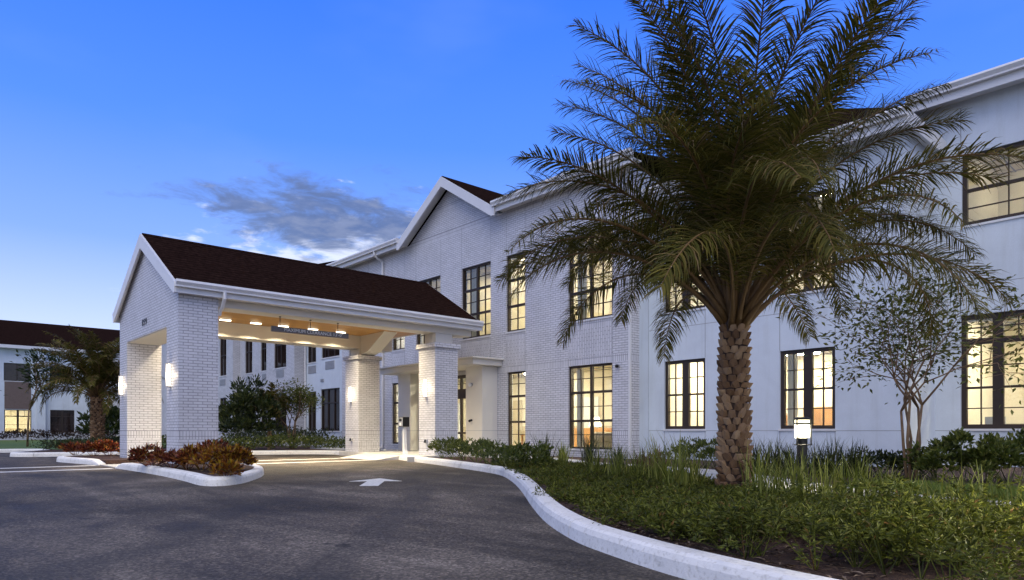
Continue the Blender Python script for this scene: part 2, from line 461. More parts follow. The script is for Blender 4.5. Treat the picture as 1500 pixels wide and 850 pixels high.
def shingle():
    m, nt, b, o = newmat('dark_shingle')
    p = POS(nt)
    w = N(nt, 'ShaderNodeSeparateXYZ'); nt.links.new(p, w.inputs[0])
    cb = N(nt, 'ShaderNodeCombineXYZ'); nt.links.new(MATH(nt, 'ADD', MATH(nt, 'ADD', w.outputs[1], MATH(nt, 'MULTIPLY', w.outputs[0], .31)), 300.0), cb.inputs[0]); nt.links.new(MATH(nt, 'MULTIPLY', w.outputs[2], 1.9), cb.inputs[1])
    t = N(nt, 'ShaderNodeTexBrick'); t.offset = .5
    for k_, v_ in (('Scale', 1), ('Brick Width', .32), ('Row Height', .15), ('Mortar Size', .008), ('Mortar Smooth', .3), ('Bias', -.1)): t.inputs[k_].default_value = v_
    t.inputs['Color1'].default_value = (.004, .003, .003, 1); t.inputs['Color2'].default_value = (.017, .0115, .011, 1); t.inputs['Mortar'].default_value = (.002, .0015, .0015, 1)
    nt.links.new(cb.outputs[0], t.inputs['Vector'])
    n = NOISE(nt, p, 2.2, 5, .7)
    c = MIX(nt, 1.0, t.outputs['Color'], RAMP(nt, n, [(.3, (.65, .65, .65)), (.7, (1.25, 1.25, 1.25))]), 'MULTIPLY')
    saw = MATH(nt, 'MULTIPLY', t.outputs['Fac'], -1.0)
    setc(nt, b.inputs['Base Color'], c); b.inputs['Roughness'].default_value = .95
    BUMP(nt, b, n, 1.0, .04)
    return m
M['mulch'] = mulch()
M['lawn'] = simple('lawn_soil', (.075, .13, .022), .9, var=.35, scale=8, bump=.6)
def shingle():
    m, nt, b, o = newmat('dark_shingle')
    p = POS(nt)
    w = N(nt, 'ShaderNodeSeparateXYZ'); nt.links.new(p, w.inputs[0])
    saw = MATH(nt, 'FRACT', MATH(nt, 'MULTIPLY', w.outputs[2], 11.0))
    n = NOISE(nt, p, 9, 5, .7)
    c = RAMP(nt, n, [(.3, (.008, .0042, .0038)), (.7, (.028, .015, .012))])
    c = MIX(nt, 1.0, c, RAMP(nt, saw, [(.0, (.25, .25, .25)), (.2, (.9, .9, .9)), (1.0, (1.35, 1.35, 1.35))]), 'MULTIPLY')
    setc(nt, b.inputs['Base Color'], c); b.inputs['Roughness'].default_value = 1.0; b.inputs['Specular IOR Level'].default_value = 0
    BUMP(nt, b, saw, .4, .01)
    return m
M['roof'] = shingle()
def ceilwood():
    m, nt, b, o = newmat('soffit_boards')
    p = POS(nt); w = N(nt, 'ShaderNodeSeparateXYZ'); nt.links.new(p, w.inputs[0])
    saw = MATH(nt, 'FRACT', MATH(nt, 'MULTIPLY', w.outputs[0], 8.0))
    mp = N(nt, 'ShaderNodeMapping'); mp.inputs['Scale'].default_value = (9, .6, 1); nt.links.new(p, mp.inputs[0])
    g = NOISE(nt, mp.outputs[0], 3, 5, .6, .5)
    c = RAMP(nt, g, [(.3, (.38, .18, .040)), (.7, (.58, .32, .085))])
    c = MIX(nt, 1.0, c, RAMP(nt, saw, [(.0, (.25, .25, .25)), (.06, (1, 1, 1))]), 'MULTIPLY')
    setc(nt, b.inputs['Base Color'], c); b.inputs['Roughness'].default_value = .45
    return m
M['ceil'] = ceilwood()
def glass(name, tint=(1, 1, 1), refl=1.0):
    m = bpy.data.materials.new(name); m.use_nodes = True
    nt = m.node_tree; nt.nodes.clear()
    out = N(nt, 'ShaderNodeOutputMaterial')
    t = N(nt, 'ShaderNodeBsdfTransparent'); t.inputs[0].default_value = (*tint, 1)
    g = N(nt, 'ShaderNodeBsdfGlossy'); g.inputs['Roughness'].default_value = .02
    lw = N(nt, 'ShaderNodeLayerWeight'); lw.inputs['Blend'].default_value = .5
    fr_ = MATH(nt, 'ADD', MATH(nt, 'MULTIPLY', MATH(nt, 'POWER', lw.outputs['Facing'], 5.0), .9), .045)
    p = POS(nt)
    bn = N(nt, 'ShaderNodeBump'); bn.inputs['Strength'].default_value = .04; bn.inputs['Distance'].default_value = .05
    nt.links.new(NOISE(nt, p, 1.2, 2), bn.inputs['Height']); nt.links.new(bn.outputs[0], g.inputs['Normal'])
    mx = N(nt, 'ShaderNodeMixShader')
    nt.links.new(MATH(nt, 'MULTIPLY', fr_, 1.5 * refl, clamp=True), mx.inputs[0])
    nt.links.new(t.outputs[0], mx.inputs[1]); nt.links.new(g.outputs[0], mx.inputs[2]); nt.links.new(mx.outputs[0], out.inputs[0])
    return m
M['glass'] = glass('window_glass', (.93, .95, .93))
def darkglass():
    m, nt, b, o = newmat('unlit_window_glass')
    p = POS(nt)
    n = NOISE(nt, p, .9, 3)
    setc(nt, b.inputs['Base Color'], RAMP(nt, n, [(.35, (.012, .008, .007)), (.7, (.035, .022, .018))]))
    b.inputs['Roughness'].default_value = .04
    BUMP(nt, b, NOISE(nt, p, 1.2, 2), .04, .05)
    return m
M['dark_glass'] = darkglass()
M['sconce'] = emis('lit_sconce_diffuser', (1.0, .84, .58), 4.5)
M['lamp_white'] = emis('lit_lamp_lens', (1.0, .86, .62), 5)
M['flood'] = emis('lit_flood_lens', (1.0, .88, .66), 300)
M['bollard_lens'] = emis('lit_bollard_lens', (1.0, .90, .58), 2.6)
M['bollard_lens_bright'] = emis('bright_bollard_lens', (1.0, .92, .68), 260)
M['panel'] = emis('lit_ceiling_panel', (1.0, .89, .67), 110)
M['paint'] = simple('road_paint', (.62, .62, .60), .7, var=.25, scale=14)
M['number'] = simple('dark_number_metal', (.03, .03, .035), .4)
M['sign'] = simple('grey_sign_bar', (.13, .12, .115), .5)
M['signtext'] = simple('pale_sign_lettering', (.80, .78, .74), .5)
M['bark'] = simple('tan_bark', (.20, .13, .08), .9, var=.35, scale=9, bump=.5)
M['bark_dark'] = simple('grey_brown_bark', (.045, .026, .018), .9, var=.3, scale=9, bump=.5)
M['boot'] = leafmat('palm_boot', [(0, (.15, .085, .05)), (.5, (.27, .165, .10)), (1, (.42, .29, .19))], .9, 0)
M['petiole'] = simple('palm_petiole', (.15, .085, .03), .7, var=.3, scale=4)
M['palm'] = leafmat('palm_leaflet', [(0, (.042, .046, .010)), (.5, (.105, .102, .018)), (.80, (.175, .150, .032)), (.94, (.20, .14, .06)), (1, (.28, .21, .13))], .6, .3, .15)
M['cover'] = leafmat('ground_cover_leaf', [(0, (.030, .040, .006)), (.5, (.090, .110, .013)), (.9, (.17, .19, .028)), (.985, (.12, .09, .025)), (1, (.20, .10, .03))], .5, .25)
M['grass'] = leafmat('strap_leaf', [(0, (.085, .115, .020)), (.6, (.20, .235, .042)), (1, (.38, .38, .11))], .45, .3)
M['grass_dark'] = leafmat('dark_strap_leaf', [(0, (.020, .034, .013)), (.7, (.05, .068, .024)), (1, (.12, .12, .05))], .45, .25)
M['grass_red'] = leafmat('bronze_strap_leaf', [(0, (.07, .035, .015)), (.7, (.15, .08, .03)), (1, (.24, .17, .08))], .5, .25)
M['turf'] = leafmat('turf_blade', [(0, (.08, .14, .025)), (1, (.20, .26, .055))], .5, .3)
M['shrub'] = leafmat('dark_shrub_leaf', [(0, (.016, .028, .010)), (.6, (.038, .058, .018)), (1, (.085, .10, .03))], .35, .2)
M['shrub_lit'] = leafmat('lit_green_shrub_leaf', [(0, (.035, .055, .012)), (.6, (.085, .115, .025)), (1, (.18, .20, .05))], .35, .25)  # brighter copy of shrub, with the light on the bushes put into its colour
M['purple'] = leafmat('maroon_leaf', [(0, (.016, .008, .008)), (.6, (.035, .018, .015)), (1, (.07, .05, .025))], .4, .2)
M['croton_red'] = leafmat('red_croton_leaf', [(0, (.035, .010, .008)), (.45, (.13, .025, .014)), (.78, (.25, .06, .02)), (.92, (.30, .15, .03)), (1, (.07, .07, .02))], .3, .2)
M['croton_gold'] = leafmat('golden_croton_leaf', [(0, (.05, .018, .010)), (.35, (.16, .05, .015)), (.6, (.30, .12, .015)), (.85, (.44, .26, .02)), (1, (.10, .10, .02))], .3, .2)
M['myrtle'] = leafmat('myrtle_leaf', [(0, (.055, .070, .016)), (.7, (.125, .145, .032)), (1, (.21, .22, .06))], .45, .3)

# ------------------------------------------------------------------ ground, roads, kerbs
def smooth_line(pts, n=6, closed=False):
    P = [Vector((p[0], p[1], 0)) for p in pts]; out = []
    for i in range(len(P) - 1):
        p0 = P[max(i - 1, 0)]; p1 = P[i]; p2 = P[i + 1]; p3 = P[min(i + 2, len(P) - 1)]
        for k in range(n):
            t = k / n
            out.append(.5 * ((2 * p1) + (p2 - p0) * t + (2 * p0 - 5 * p1 + 4 * p2 - p3) * t * t + (3 * p1 - p0 - 3 * p2 + p3) * t ** 3))
    out.append(P[-1])
    return [(p.x, p.y) for p in out]
def offset_line(pts, d):
    out = []
    for i, p in enumerate(pts):
        a = pts[max(i - 1, 0)]; b = pts[min(i + 1, len(pts) - 1)]
        dx, dy = b[0] - a[0], b[1] - a[1]; l = math.hypot(dx, dy) or 1
        out.append((p[0] - dy / l * d, p[1] + dx / l * d))
    return out
KPROF = [(0.0, -.02), (.012, .095), (.03, .132), (.06, .148), (.185, .150), (.195, .145), (.195, -.02)]
def kerb(name, pts, side=1, seg_len=2.6, label='', taper=()):
    mb = MB()
    rows = [[(*q, z) for q in offset_line(pts, side * d)] for d, z in [(None, None)] if False]
    lines = [offset_line(pts, side * d) for d, z in KPROF]
    acc = 0; start = 0; segs = []
    for i in range(1, len(pts)):
        acc += math.dist(pts[i], pts[i - 1])
        if acc > seg_len or i == len(pts) - 1:
            segs.append((start, i)); start = i; acc = 0
    total = len(pts)
    for a, b in segs:
        V = []; F = []; m = len(KPROF)
        for i in range(a, b + 1):
            for j, (d, z) in enumerate(KPROF):
                x, y = lines[j][i]
                if i == a and a > 0:      # thin joint between lengths
                    x2, y2 = lines[j][i + 1]; l = math.dist((x, y), (x2, y2)) or 1; x += (x2 - x) / l * .014; y += (y2 - y) / l * .014
                h = 1.0
                if 'start' in taper: h = min(h, .25 + i / 3)
                if 'end' in taper: h = min(h, .25 + (total - 1 - i) / 3)
                V.append((x, y, z * h if z > 0 else z))
        for i in range(b - a):
            for j in range(m - 1):
                q = (i * m + j, (i + 1) * m + j, (i + 1) * m + j + 1, i * m + j + 1)
                F.append(q if side > 0 else q[::-1])
        e1 = tuple(range(m)); e2 = tuple(range((b - a) * m, (b - a + 1) * m))
        F.append(e1 if side > 0 else e1[::-1]); F.append(e2[::-1] if side > 0 else e2)
        mb.add(V, F)
    o = mb.build(name, M['kerb'])
    return struct(o, label, 'kerb')
def sheet(name, pts, z0, z1, mat, label, cat):
    mb = MB(); mb.prism(pts, z0, z1)
    return struct(mb.build(name, mat), label, cat)

g = MB(); g.prism([(-400, -400), (400, -400), (400, 400), (-400, 400)], -.5, 0)
struct(g.build('asphalt_ground', M['asphalt']), 'worn grey asphalt of the drive and car park', 'asphalt')
RK = smooth_line([(-18.3, 11.62), (-16.87, 11.15), (-15.0, 10.65), (-13.32, 10.12), (-11.42, 9.48), (-10.3, 8.98), (-8.92, 8.03), (-7.4, 6.85),
                  (-5.9, 5.62), (-4.75, 4.72), (-3.83, 4.12), (-3.2, 3.83), (-2.37, 3.54), (-1.2, 3.3), (1, 3.1), (6, 3.0), (20, 3.0)])
kerb('kerb', RK, 1, label='pale concrete kerb curving round the large planting bed', taper=('start',))
RKi = offset_line(RK, .18)
sheet('planting_bed', [p for p in RKi if p[0] > -16.5] + [(20, 17.8), (-5.19, 17.8), (-5.19, 15.8), (-11.81, 15.8), (-11.81, 14.98), (-16.5, 14.98)], -.3, .12, M['mulch'],
      'brown mulch of the large planting bed', 'mulch')
sheet('entrance_pavement', [p for p in RKi if p[0] < -16.5] + [(-16.5, RKi[12][1]), (-16.5, 15.2), (-28.5, 15.2), (-28.5, 13.6), (-23.6, 12.9), (-22.7, 11.95)], -.3, .148, M['concrete'],
      'concrete pavement in front of the entrance door', 'pavement')
mb = MB()
mb.hexa([(-20.7, 10.95, -.02), (-18.1, 10.75, -.02), (-18.1, 11.9, -.02), (-20.7, 11.95, -.02), (-20.7, 10.95, .006), (-18.1, 10.75, .006), (-18.1, 11.9, .149), (-20.7, 11.95, .149)])
struct(mb.build('entrance_ramp', M['concrete']), 'flush concrete ramp up to the entrance pavement', 'ramp')
ISA = smooth_line([(-18.5, 3.86), (-16.8, 3.90), (-14.9, 3.90), (-13.0, 3.80), (-12.0, 3.70), (-11.55, 3.72), (-11.40, 3.95), (-11.65, 4.30), (-12.2, 4.70), (-13.3, 5.35), (-14.7, 5.9), (-16.5, 6.15), (-18.5, 6.2)])
kerb('kerb', ISA, 1, label='pale kerb round the pointed island of croton bushes', taper=('start', 'end'))
sheet('planting_bed', offset_line(ISA, .18), -.3, .125, M['mulch'], 'brown mulch of the island under the croton bushes', 'mulch')
ISB = smooth_line([(-20.3, 6.2), (-22.5, 6.2), (-24.4, 6.1), (-25.0, 5.5), (-25.05, 4.6), (-24.5, 3.75), (-23.5, 3.42), (-22.0, 3.6), (-20.3, 3.86)])
kerb('kerb', ISB, 1, label='pale kerb round the island left of the crossing', taper=('start', 'end'))
sheet('planting_bed', offset_line(ISB, .18), -.3, .125, M['mulch'], 'brown mulch of the island left of the crossing', 'mulch')
sheet('crossing_pad', [(-20.3, 3.9), (-18.5, 3.9), (-18.5, 6.15), (-20.3, 6.15)], -.3, .02, M['concrete'], 'flat concrete pad where the crossing passes through the island', 'pavement')
LK = smooth_line([(-22.6, 12.0), (-23.6, 12.15), (-24.6, 11.4), (-25.4, 9.8), (-26.4, 7.6), (-27.4, 5.6), (-28.1, 4.2), (-28.5, 3.2), (-29.4, 2.9), (-31.0, 3.6), (-33.0, 4.4), (-34.2, 4.1), (-34.6, 3.0), (-35.4, 0), (-37, -5), (-40, -16)])
kerb('kerb', LK, -1, label='pale kerb of the far lawn beyond the drive')
LKi = offset_line(LK, -.18)
sheet('planting_bed', LKi + [(-69.9, -16), (-69.9, 14.35), (-40.2, 14.35), (-40.1, 14.75), (-32.8, 14.75), (-32.8, 15.35), (-28.6, 15.35), (-28.6, 13.5), (-23.7, 12.8)], -.3, .12, M['mulch'],
      'dark soil of the beds in front of the side wing', 'mulch')
sheet('lawn', [(-32, 5.2), (-34.5, 4.6), (-35.3, 3), (-37.8, -5), (-41, -16), (-67.5, -16), (-67.5, 12.5), (-40, 12.5), (-33.5, 9.0)], .0, .135, M['lawn'], 'far green lawn beyond the drive', 'lawn')
PATHC = smooth_line([(-16.6, 13.5), (-14.5, 13.3), (-12.6, 12.6), (-11.0, 11.8), (-9.5, 11.55), (-7.3, 11.05), (-5.4, 9.75), (-3.5, 8.48), (-1.7, 8.1), (0.5, 7.75), (6, 7.2), (20, 7)])
sheet('garden_path', offset_line(PATHC, -.80) + offset_line(PATHC, .72)[::-1], .0, .142, M['concrete'], 'pale concrete path winding through the planting bed', 'path')
LAWN_R = [(-3.9, 9.75), (-2.6, 9.1), (-1.5, 8.78), (.6, 8.45), (6, 7.9), (20, 7.7), (20, 11), (0, 10.4), (-2.2, 10.4), (-3.6, 10.5)]
sheet('lawn', LAWN_R, .0, .150, M['lawn'], 'strip of bright lawn beside the garden path', 'lawn')
# painted lines of the crossing and the arrow
mb = MB()
for x, w in ((-20.2, .15), (-18.35, .15)):
    mb.box(x - w, x + w, -9, 3.78, .001, .005)
    mb.box(x - w, x + w, 6.3, 11.0 if x > -19 else 11.3, .001, .005)
struct(mb.build('crossing_line', M['paint']), 'two white painted lines of the crossing', 'road marking')
ad = Vector((-.80, .60)); an = Vector((.60, .80)); at = Vector((-11.2, 6.74))
def apt(f, s): p = at - ad * f + an * s; return (p.x, p.y)
mb = MB(); mb.prism([apt(0, 0), apt(.74, -.46), apt(.70, -.15), apt(1.75, -.15), apt(1.75, .15), apt(.70, .15), apt(.74, .46)][::-1], .001, .005)
struct(mb.build('road_arrow', M['paint']), 'worn white arrow painted on the asphalt', 'road marking')

# ------------------------------------------------------------------ walls and windows
def mapper(face, at):
    if face == 'S': return lambda u, d, z: (u, at + d, z)
    return lambda u, d, z: (at - d, u, z)
def fbox(mb, face, at, u0, u1, d0, d1, z0, z1):
    if face == 'S': mb.box(u0, u1, at + d0, at + d1, z0, z1)
    else: mb.box(at - d1, at - d0, u0, u1, z0, z1)
def wall(mb, face, at, u0, u1, z0, z1, holes, thick=.25):
    """a wall with real openings: front, back and the reveals"""
    P = mapper(face, at)
    us = sorted({u0, u1, *[h[0] for h in holes], *[h[1] for h in holes]}); us = [u for u in us if u0 <= u <= u1]
    zs = sorted({z0, z1, *[h[2] for h in holes], *[h[3] for h in holes]}); zs = [z for z in zs if z0 <= z <= z1]
    def hole(u, z): return any(h[0] < u < h[1] and h[2] < z < h[3] for h in holes)
    for i in range(len(us) - 1):
        for j in range(len(zs) - 1):
            if hole((us[i] + us[i + 1]) / 2, (zs[j] + zs[j + 1]) / 2): continue
            a, b, c, d = us[i], us[i + 1], zs[j], zs[j + 1]
            mb.add([P(a, 0, c), P(b, 0, c), P(b, 0, d), P(a, 0, d)], [(0, 1, 2, 3)])
            mb.add([P(a, thick, c), P(b, thick, c), P(b, thick, d), P(a, thick, d)], [(3, 2, 1, 0)])
    for h in holes:
        a, b, c, d = h[:4]
        for q in ([P(a, 0, c), P(a, thick, c), P(a, thick, d), P(a, 0, d)], [P(b, 0, c), P(b, 0, d), P(b, thick, d), P(b, thick, c)],
                  [P(a, 0, c), P(b, 0, c), P(b, thick, c), P(a, thick, c)], [P(a, 0, d), P(a, thick, d), P(b, thick, d), P(b, 0, d)]):
            mb.add(q, [(0, 1, 2, 3)])
    for q in ([P(u0, 0, z0), P(u0, 0, z1), P(u0, thick, z1), P(u0, thick, z0)], [P(u1, 0, z0), P(u1, thick, z0), P(u1, thick, z1), P(u1, 0, z1)],
              [P(u0, 0, z1), P(u1, 0, z1), P(u1, thick, z1), P(u0, thick, z1)]):
        mb.add(q, [(0, 1, 2, 3)])
def window(parent, face, at, h, vheavy=(), hheavy=(), vthin=(), hthin=(), vw=.075, hw=.07, fr=.06, mat='bronze', gl='glass', name='window', label=None, sill=True, curtain=(), blind=0):
    """h=(u0,u1,z0,z1); heavy bars and thin glazing bars at fractions"""
    u0, u1, z0, z1 = h[:4]; du = u1 - u0; dz = z1 - z0; e = .003
    mb = MB()
    fbox(mb, face, at, u0 + e, u0 + fr, .05, .16, z0 + e, z1 - e); fbox(mb, face, at, u1 - fr, u1 - e, .05, .16, z0 + e, z1 - e)
    fbox(mb, face, at, u0 + fr, u1 - fr, .052, .158, z0 + e, z0 + fr); fbox(mb, face, at, u0 + fr, u1 - fr, .052, .158, z1 - fr, z1 - e)
    for v in vheavy:
        v, w = v if isinstance(v, tuple) else (v, vw)
        fbox(mb, face, at, u0 + du * v - w / 2, u0 + du * v + w / 2, .056, .154, z0 + fr, z1 - fr)
    for v in hheavy:
        v, w = v if isinstance(v, tuple) else (v, hw)
        fbox(mb, face, at, u0 + fr, u1 - fr, .06, .15, z0 + dz * v - w / 2, z0 + dz * v + w / 2)
    for v in vthin:
        v, a, b = v if isinstance(v, tuple) else (v, 0, 1)
        fbox(mb, face, at, u0 + du * v - .012, u0 + du * v + .012, .085, .13, z0 + dz * a + fr * (a == 0), z0 + dz * b - fr * (b == 1))
    for v in hthin:
        v, a, b = v if isinstance(v, tuple) else (v, 0, 1)
        fbox(mb, face, at, u0 + du * a + fr * (a == 0), u0 + du * b - fr * (b == 1), .088, .127, z0 + dz * v - .012, z0 + dz * v + .012)
    o = mb.build(name, M[mat], parent)
    if label: o['label'] = label
    pm = MB(); fbox(pm, face, at, u0 + fr * .5, u1 - fr * .5, .104, .111, z0 + fr * .5, z1 - fr * .5)
    pm.build('glass_pane', M[gl], o)
    if curtain:
        for a, b in curtain:
            cm = MB(); ua = u0 + du * a; ub = u0 + du * b; m_ = max(6, int((ub - ua) / .045)); Pm = mapper(face, at)
            V = []; F = []
            for i in range(m_ + 1):
                u = ua + (ub - ua) * i / m_; d = .42 + .03 * (-1) ** i
                V += [Pm(u, d, z0 - .1), Pm(u, d, z1 + .1), Pm(u, d + .006, z1 + .1), Pm(u, d + .006, z0 - .1)]
            for i in range(m_):
                F += [(4 * i, 4 * i + 4, 4 * i + 5, 4 * i + 1), (4 * i + 3, 4 * i + 2, 4 * i + 6, 4 * i + 7), (4 * i + 1, 4 * i + 5, 4 * i + 6, 4 * i + 2)]
            cm.add(V, F); cm.build('curtain', M['curtain'], o)
    if blind:
        bm_ = MB(); nb = int(dz * blind / .06)
        for i in range(nb): fbox(bm_, face, at, u0 + fr, u1 - fr, .175, .205, z1 - fr - .06 * (i + 1) + .012, z1 - fr - .06 * (i + 1) + .020)
        fbox(bm_, face, at, u0 + fr, u1 - fr, .17, .21, z1 - fr - .03, z1 - fr)
        bm_.build('blind', M['curtain'], o)
    if sill:
        sm = MB(); fbox(sm, face, at, u0 - .02, u1 + .02, -.035, .05, z0 - .045, z0 + .002)
        sm.build('sill', M['trim'], o)
    return o
def room(parent, face, at, u0, u1, z0, z1, d0, d1, lights, mat='wallin', pmat='panel', size=.45):
    P = mapper(face, at); mb = MB()
    A = [P(u0, d0, z0), P(u1, d0, z0), P(u1, d1, z0), P(u0, d1, z0), P(u0, d0, z1), P(u1, d0, z1), P(u1, d1, z1), P(u0, d1, z1)]
    mb.add(A, [(0, 1, 2, 3), (7, 6, 5, 4), (2, 6, 7, 3), (1, 5, 6, 2), (3, 7, 4, 0)])
    r = mb.build('interior_room', M[mat], parent)
    for (u, d) in lights:
        pm = MB(); fbox(pm, face, at, u - size, u + size, d - size * .5, d + size * .5, z1 - .06, z1 - .02)
        pm.build('ceiling_light', M[pmat], r)
    gm = MB(); u = u0 + .4
    while u < u1: fbox(gm, face, at, u - .014, u + .014, d0, d1, z1 - .016, z1 - .001); u += .62
    d = d0 + .5
    while d < d1: fbox(gm, face, at, u0, u1, d - .012, d + .012, z1 - .014, z1 - .002); d += .62
    gm.build('ceiling_grid', M['joint'], r)
    wm = MB(); fbox(wm, face, at, u0 + .01, u1 - .01, d1 - .03, d1 - .002, z0 + .002, z0 + .95); wm.build('wainscot', M['fabric'], r)
    rg = random.Random(int(abs(u0 * 37 + z0 * 11))); u = u0 + .6
    while u < u1 - 1.3:
        w_ = rg.uniform(.7, 1.0)
        dm = MB(); fbox(dm, face, at, u, u + w_, d1 - .06, d1 - .031, z0 + .01, z0 + 2.1); dm.build('interior_door', M[rg.choice(('fabric', 'bark', 'trim'))], r)
        u += w_ + rg.uniform(1.2, 2.6)
    return r

# ---- brick building with the tall gable
BB = empty('brick_building', (-20, 15, 0), 'two-storey white painted brick building with a tall steep gable above the entrance', 'building')
YG = 15.0
lo = [(-14.13, -12.43, .36, 2.83), (-16.9, -16.02, .36, 2.83), (-23.98, -23.1, .36, 2.83), (-27.57, -25.87, .36, 2.83)]
up = [(-14.13, -12.43, 4.15, 6.68), (-16.95, -16.03, 4.15, 6.68), (-19.36, -17.75, 4.15, 6.68), (-22.25, -20.64, 4.15, 6.68), (-23.97, -23.05, 4.15, 6.68), (-27.58, -25.88, 4.15, 6.68)]
door_h = (-21.66, -18.28, .15, 2.85)
mb = MB(); wall(mb, 'S', YG, -28.2, -11.81, 0, 8.18, lo + up + [door_h])
mb.prismY([(-22.72, 8.18), (-17.28, 8.18), (-20, 9.82)], YG, YG + .25)
mb.box(-12.06, -11.81, YG + .25, YG + .42, 0, 8.18)              # brick wraps the corner
mb.box(-28.2, -27.95, YG + .25, 24, 0, 8.18)
mb.build('brick_wall', M['brick_facade'], BB)
mb = MB(); mb.box(-12.06, -11.812, YG + .42, 24, 0, 8.18); mb.build('side_wall', M['stucco'], BB)
mb = MB(); mb.box(-11.86, -11.795, YG - .016, YG + .05, 0, 8.16); mb.build('corner_trim', M['trim'], BB)
for h in up:
    if h[0] in (-19.36, -22.25): z0 = 3.4
    else: z0 = 3.05
    pm = MB(); pm.box(h[0], h[1], YG - .006, YG + .02, z0, 4.105); pm.build('spandrel_panel', M['brick_stack'], BB)
    jm = MB()
    for x in (h[0] - .012, h[1]): jm.box(x, x + .012, YG - .004, YG + .02, 2.85 if z0 < 3.2 else 3.4, 4.1)
    for x in (h[0] - .012, h[1]): jm.box(x, x + .012, YG - .002, YG + .02, 6.70, 8.16)
    jm.build('control_joint', M['joint'], BB)
wide = dict(vheavy=(.5,), hheavy=(.335, .675), vthin=(.25, .75), hthin=(.17, .505, .84))
nar = dict(hheavy=(.335, .675), vthin=(.5,), hthin=(.17, .505, .84))
dress = {(-14.13, 4.15): dict(curtain=((-.02, .2), (.84, 1.02))), (-16.95, 4.15): dict(blind=.3), (-19.36, 4.15): dict(curtain=((-.02, .3),), blind=.2), (-22.25, 4.15): dict(blind=.34),
         (-14.13, .36): dict(curtain=((-.03, .12),)), (-23.97, 4.15): dict(blind=.5)}
for h in lo + up: window(BB, 'S', YG, h, **(wide if h[1] - h[0] > 1.2 else nar), **dress.get((h[0], h[2]), {}))
# rooms behind
room(BB, 'S', YG, -28, -12.2, .14, 3.25, .27, 5.5, [(-13.3, 1.6), (-13.3, 3.8), (-16.5, 1.8), (-19.9, 1.8), (-19.9, 4.2), (-23.5, 2.2), (-26.5, 2.2)])
room(BB, 'S', YG, -17.25, -12.2, 3.75, 7.7, .27, 5.0, [(-13.3, 1.6), (-14.6, 3.8), (-16.4, 1.8)])
room(BB, 'S', YG, -23.0, -17.4, 3.75, 7.7, .27, 6.0, [(-18.5, 3.4), (-21.3, 4.6)], size=.34)
room(BB, 'S', YG, -28, -23.02, 3.75, 7.7, .27, 5.0, [(-23.6, 1.6), (-26.5, 2.2)])
# roofs
mb = MB(); mb.prismY([(-22.92, 8.30), (-20, 10.10), (-17.08, 8.30), (-17.08, 8.20), (-20, 9.99), (-22.92, 8.20)], 14.60, 22)
mb.build('gable_roof', M['roof'], BB)
for a, b in ((-29.1, -22.93), (-17.07, -11.5)):
    mb = MB(); mb.prismX([(14.62, 8.43), (14.62, 8.37), (23.8, 9.3), (23.8, 9.5)], a, b); mb.build('main_roof', M['roof'], BB)
for s in (-1, 1):
    def X(x): return -20 + s * x
    mb = MB(); q = [(X(0), 10.06), (X(2.95), 8.24), (X(2.95), 7.98), (X(2.80), 7.98), (X(0), 9.70)]
    mb.prismY(q if s < 0 else q[::-1], 14.545, 14.598); mb.build('rake_board', M['trim'], BB)
    mb = MB(); q = [(X(0), 9.985), (X(2.92), 8.195), (X(2.92), 8.165), (X(0), 9.955)]
    mb.prismY(q if s < 0 else q[::-1], 14.6, 15.0); mb.build('rake_soffit', M['trim'], BB)
for x0, x1 in ((-29.2, -22.86), (-17.14, -11.4)):
    mb = MB()
    mb.prismX([(14.47, 8.44), (14.45, 8.38), (14.49, 8.30), (14.49, 8.26), (14.6, 8.26), (14.6, 8.44)], x0, x1); mb.build('gutter', M['trim'], BB)
    mb = MB(); mb.box(x0, x1, 14.601, 14.63, 8.10, 8.40); mb.build('fascia', M['trim'], BB)
    mb = MB(); mb.box(x0, x1, 14.632, 14.998, 8.185, 8.21); mb.build('soffit', M['trim'], BB)
for x in (-24.62,):
    mb = MB(); mb.tube([(x, 14.54, 8.28), (x, 14.55, 8.12), (x, 14.72, 7.98), (x, 14.93, 7.9), (x, 14.94, 7.6), (x, 14.94, .35), (x, 14.90, .2), (x, 14.75, .17)], .05, 10)
    for z in (1.2, 3.6, 6.2): mb.box(x - .07, x + .07, 14.92, 14.998, z, z + .03)
    mb.build('downpipe', M['trim'], BB, smooth=False)
# entrance
mb = MB(); mb.box(-22.85, -17.15, 13.75, 14.998, 3.05, 3.24); mb.box(-22.95, -17.05, 13.66, 14.998, 3.24, 3.29); mb.build('entrance_canopy', M['stucco2'], BB, bevel=.01)
for x0, x1 in ((-22.5, -21.66), (-18.28, -17.4)):
    mb = MB(); mb.box(x0, x1, 14.34, 14.997, .148, 3.05); mb.build('entrance_pier', M['stucco2'], BB, bevel=.008)
    mb = MB(); mb.box(x0 - .002, x1 + .002, 14.337, 14.99, .895, .905); mb.build('control_joint', M['joint'], BB)
D = MB(); Y0 = 14.72
for x in (-21.66, -20.85, -19.97, -19.09, -18.37): D.box(x, x + .09, Y0, Y0 + .08, .15, 2.85)
for z, hgt in ((.15, .10), (.78, .07), (2.02, .34), (2.74, .11)): D.box(-21.57, -18.37, Y0 + .003, Y0 + .077, z, z + hgt)
for x in (-21.2, -20.4, -19.5, -18.7): D.box(x - .012, x + .012, Y0 + .02, Y0 + .06, 2.36, 2.74)
D.box(-21.57, -18.37, Y0 + .022, Y0 + .058, 2.53, 2.555)
dr = D.build('entrance_door', M['bronze'], BB)
mb = MB(); mb.box(-21.6, -18.34, Y0 + .036, Y0 + .044, .2, 2.8); mb.build('glass_pane', M['glass'], dr)
mb = MB()
for x in (-20.02, -19.86): mb.tube([(x, Y0 - .05, .95), (x, Y0 - .05, 1.45)], .012, 8)
mb.build('handle', M['plastic'], dr)

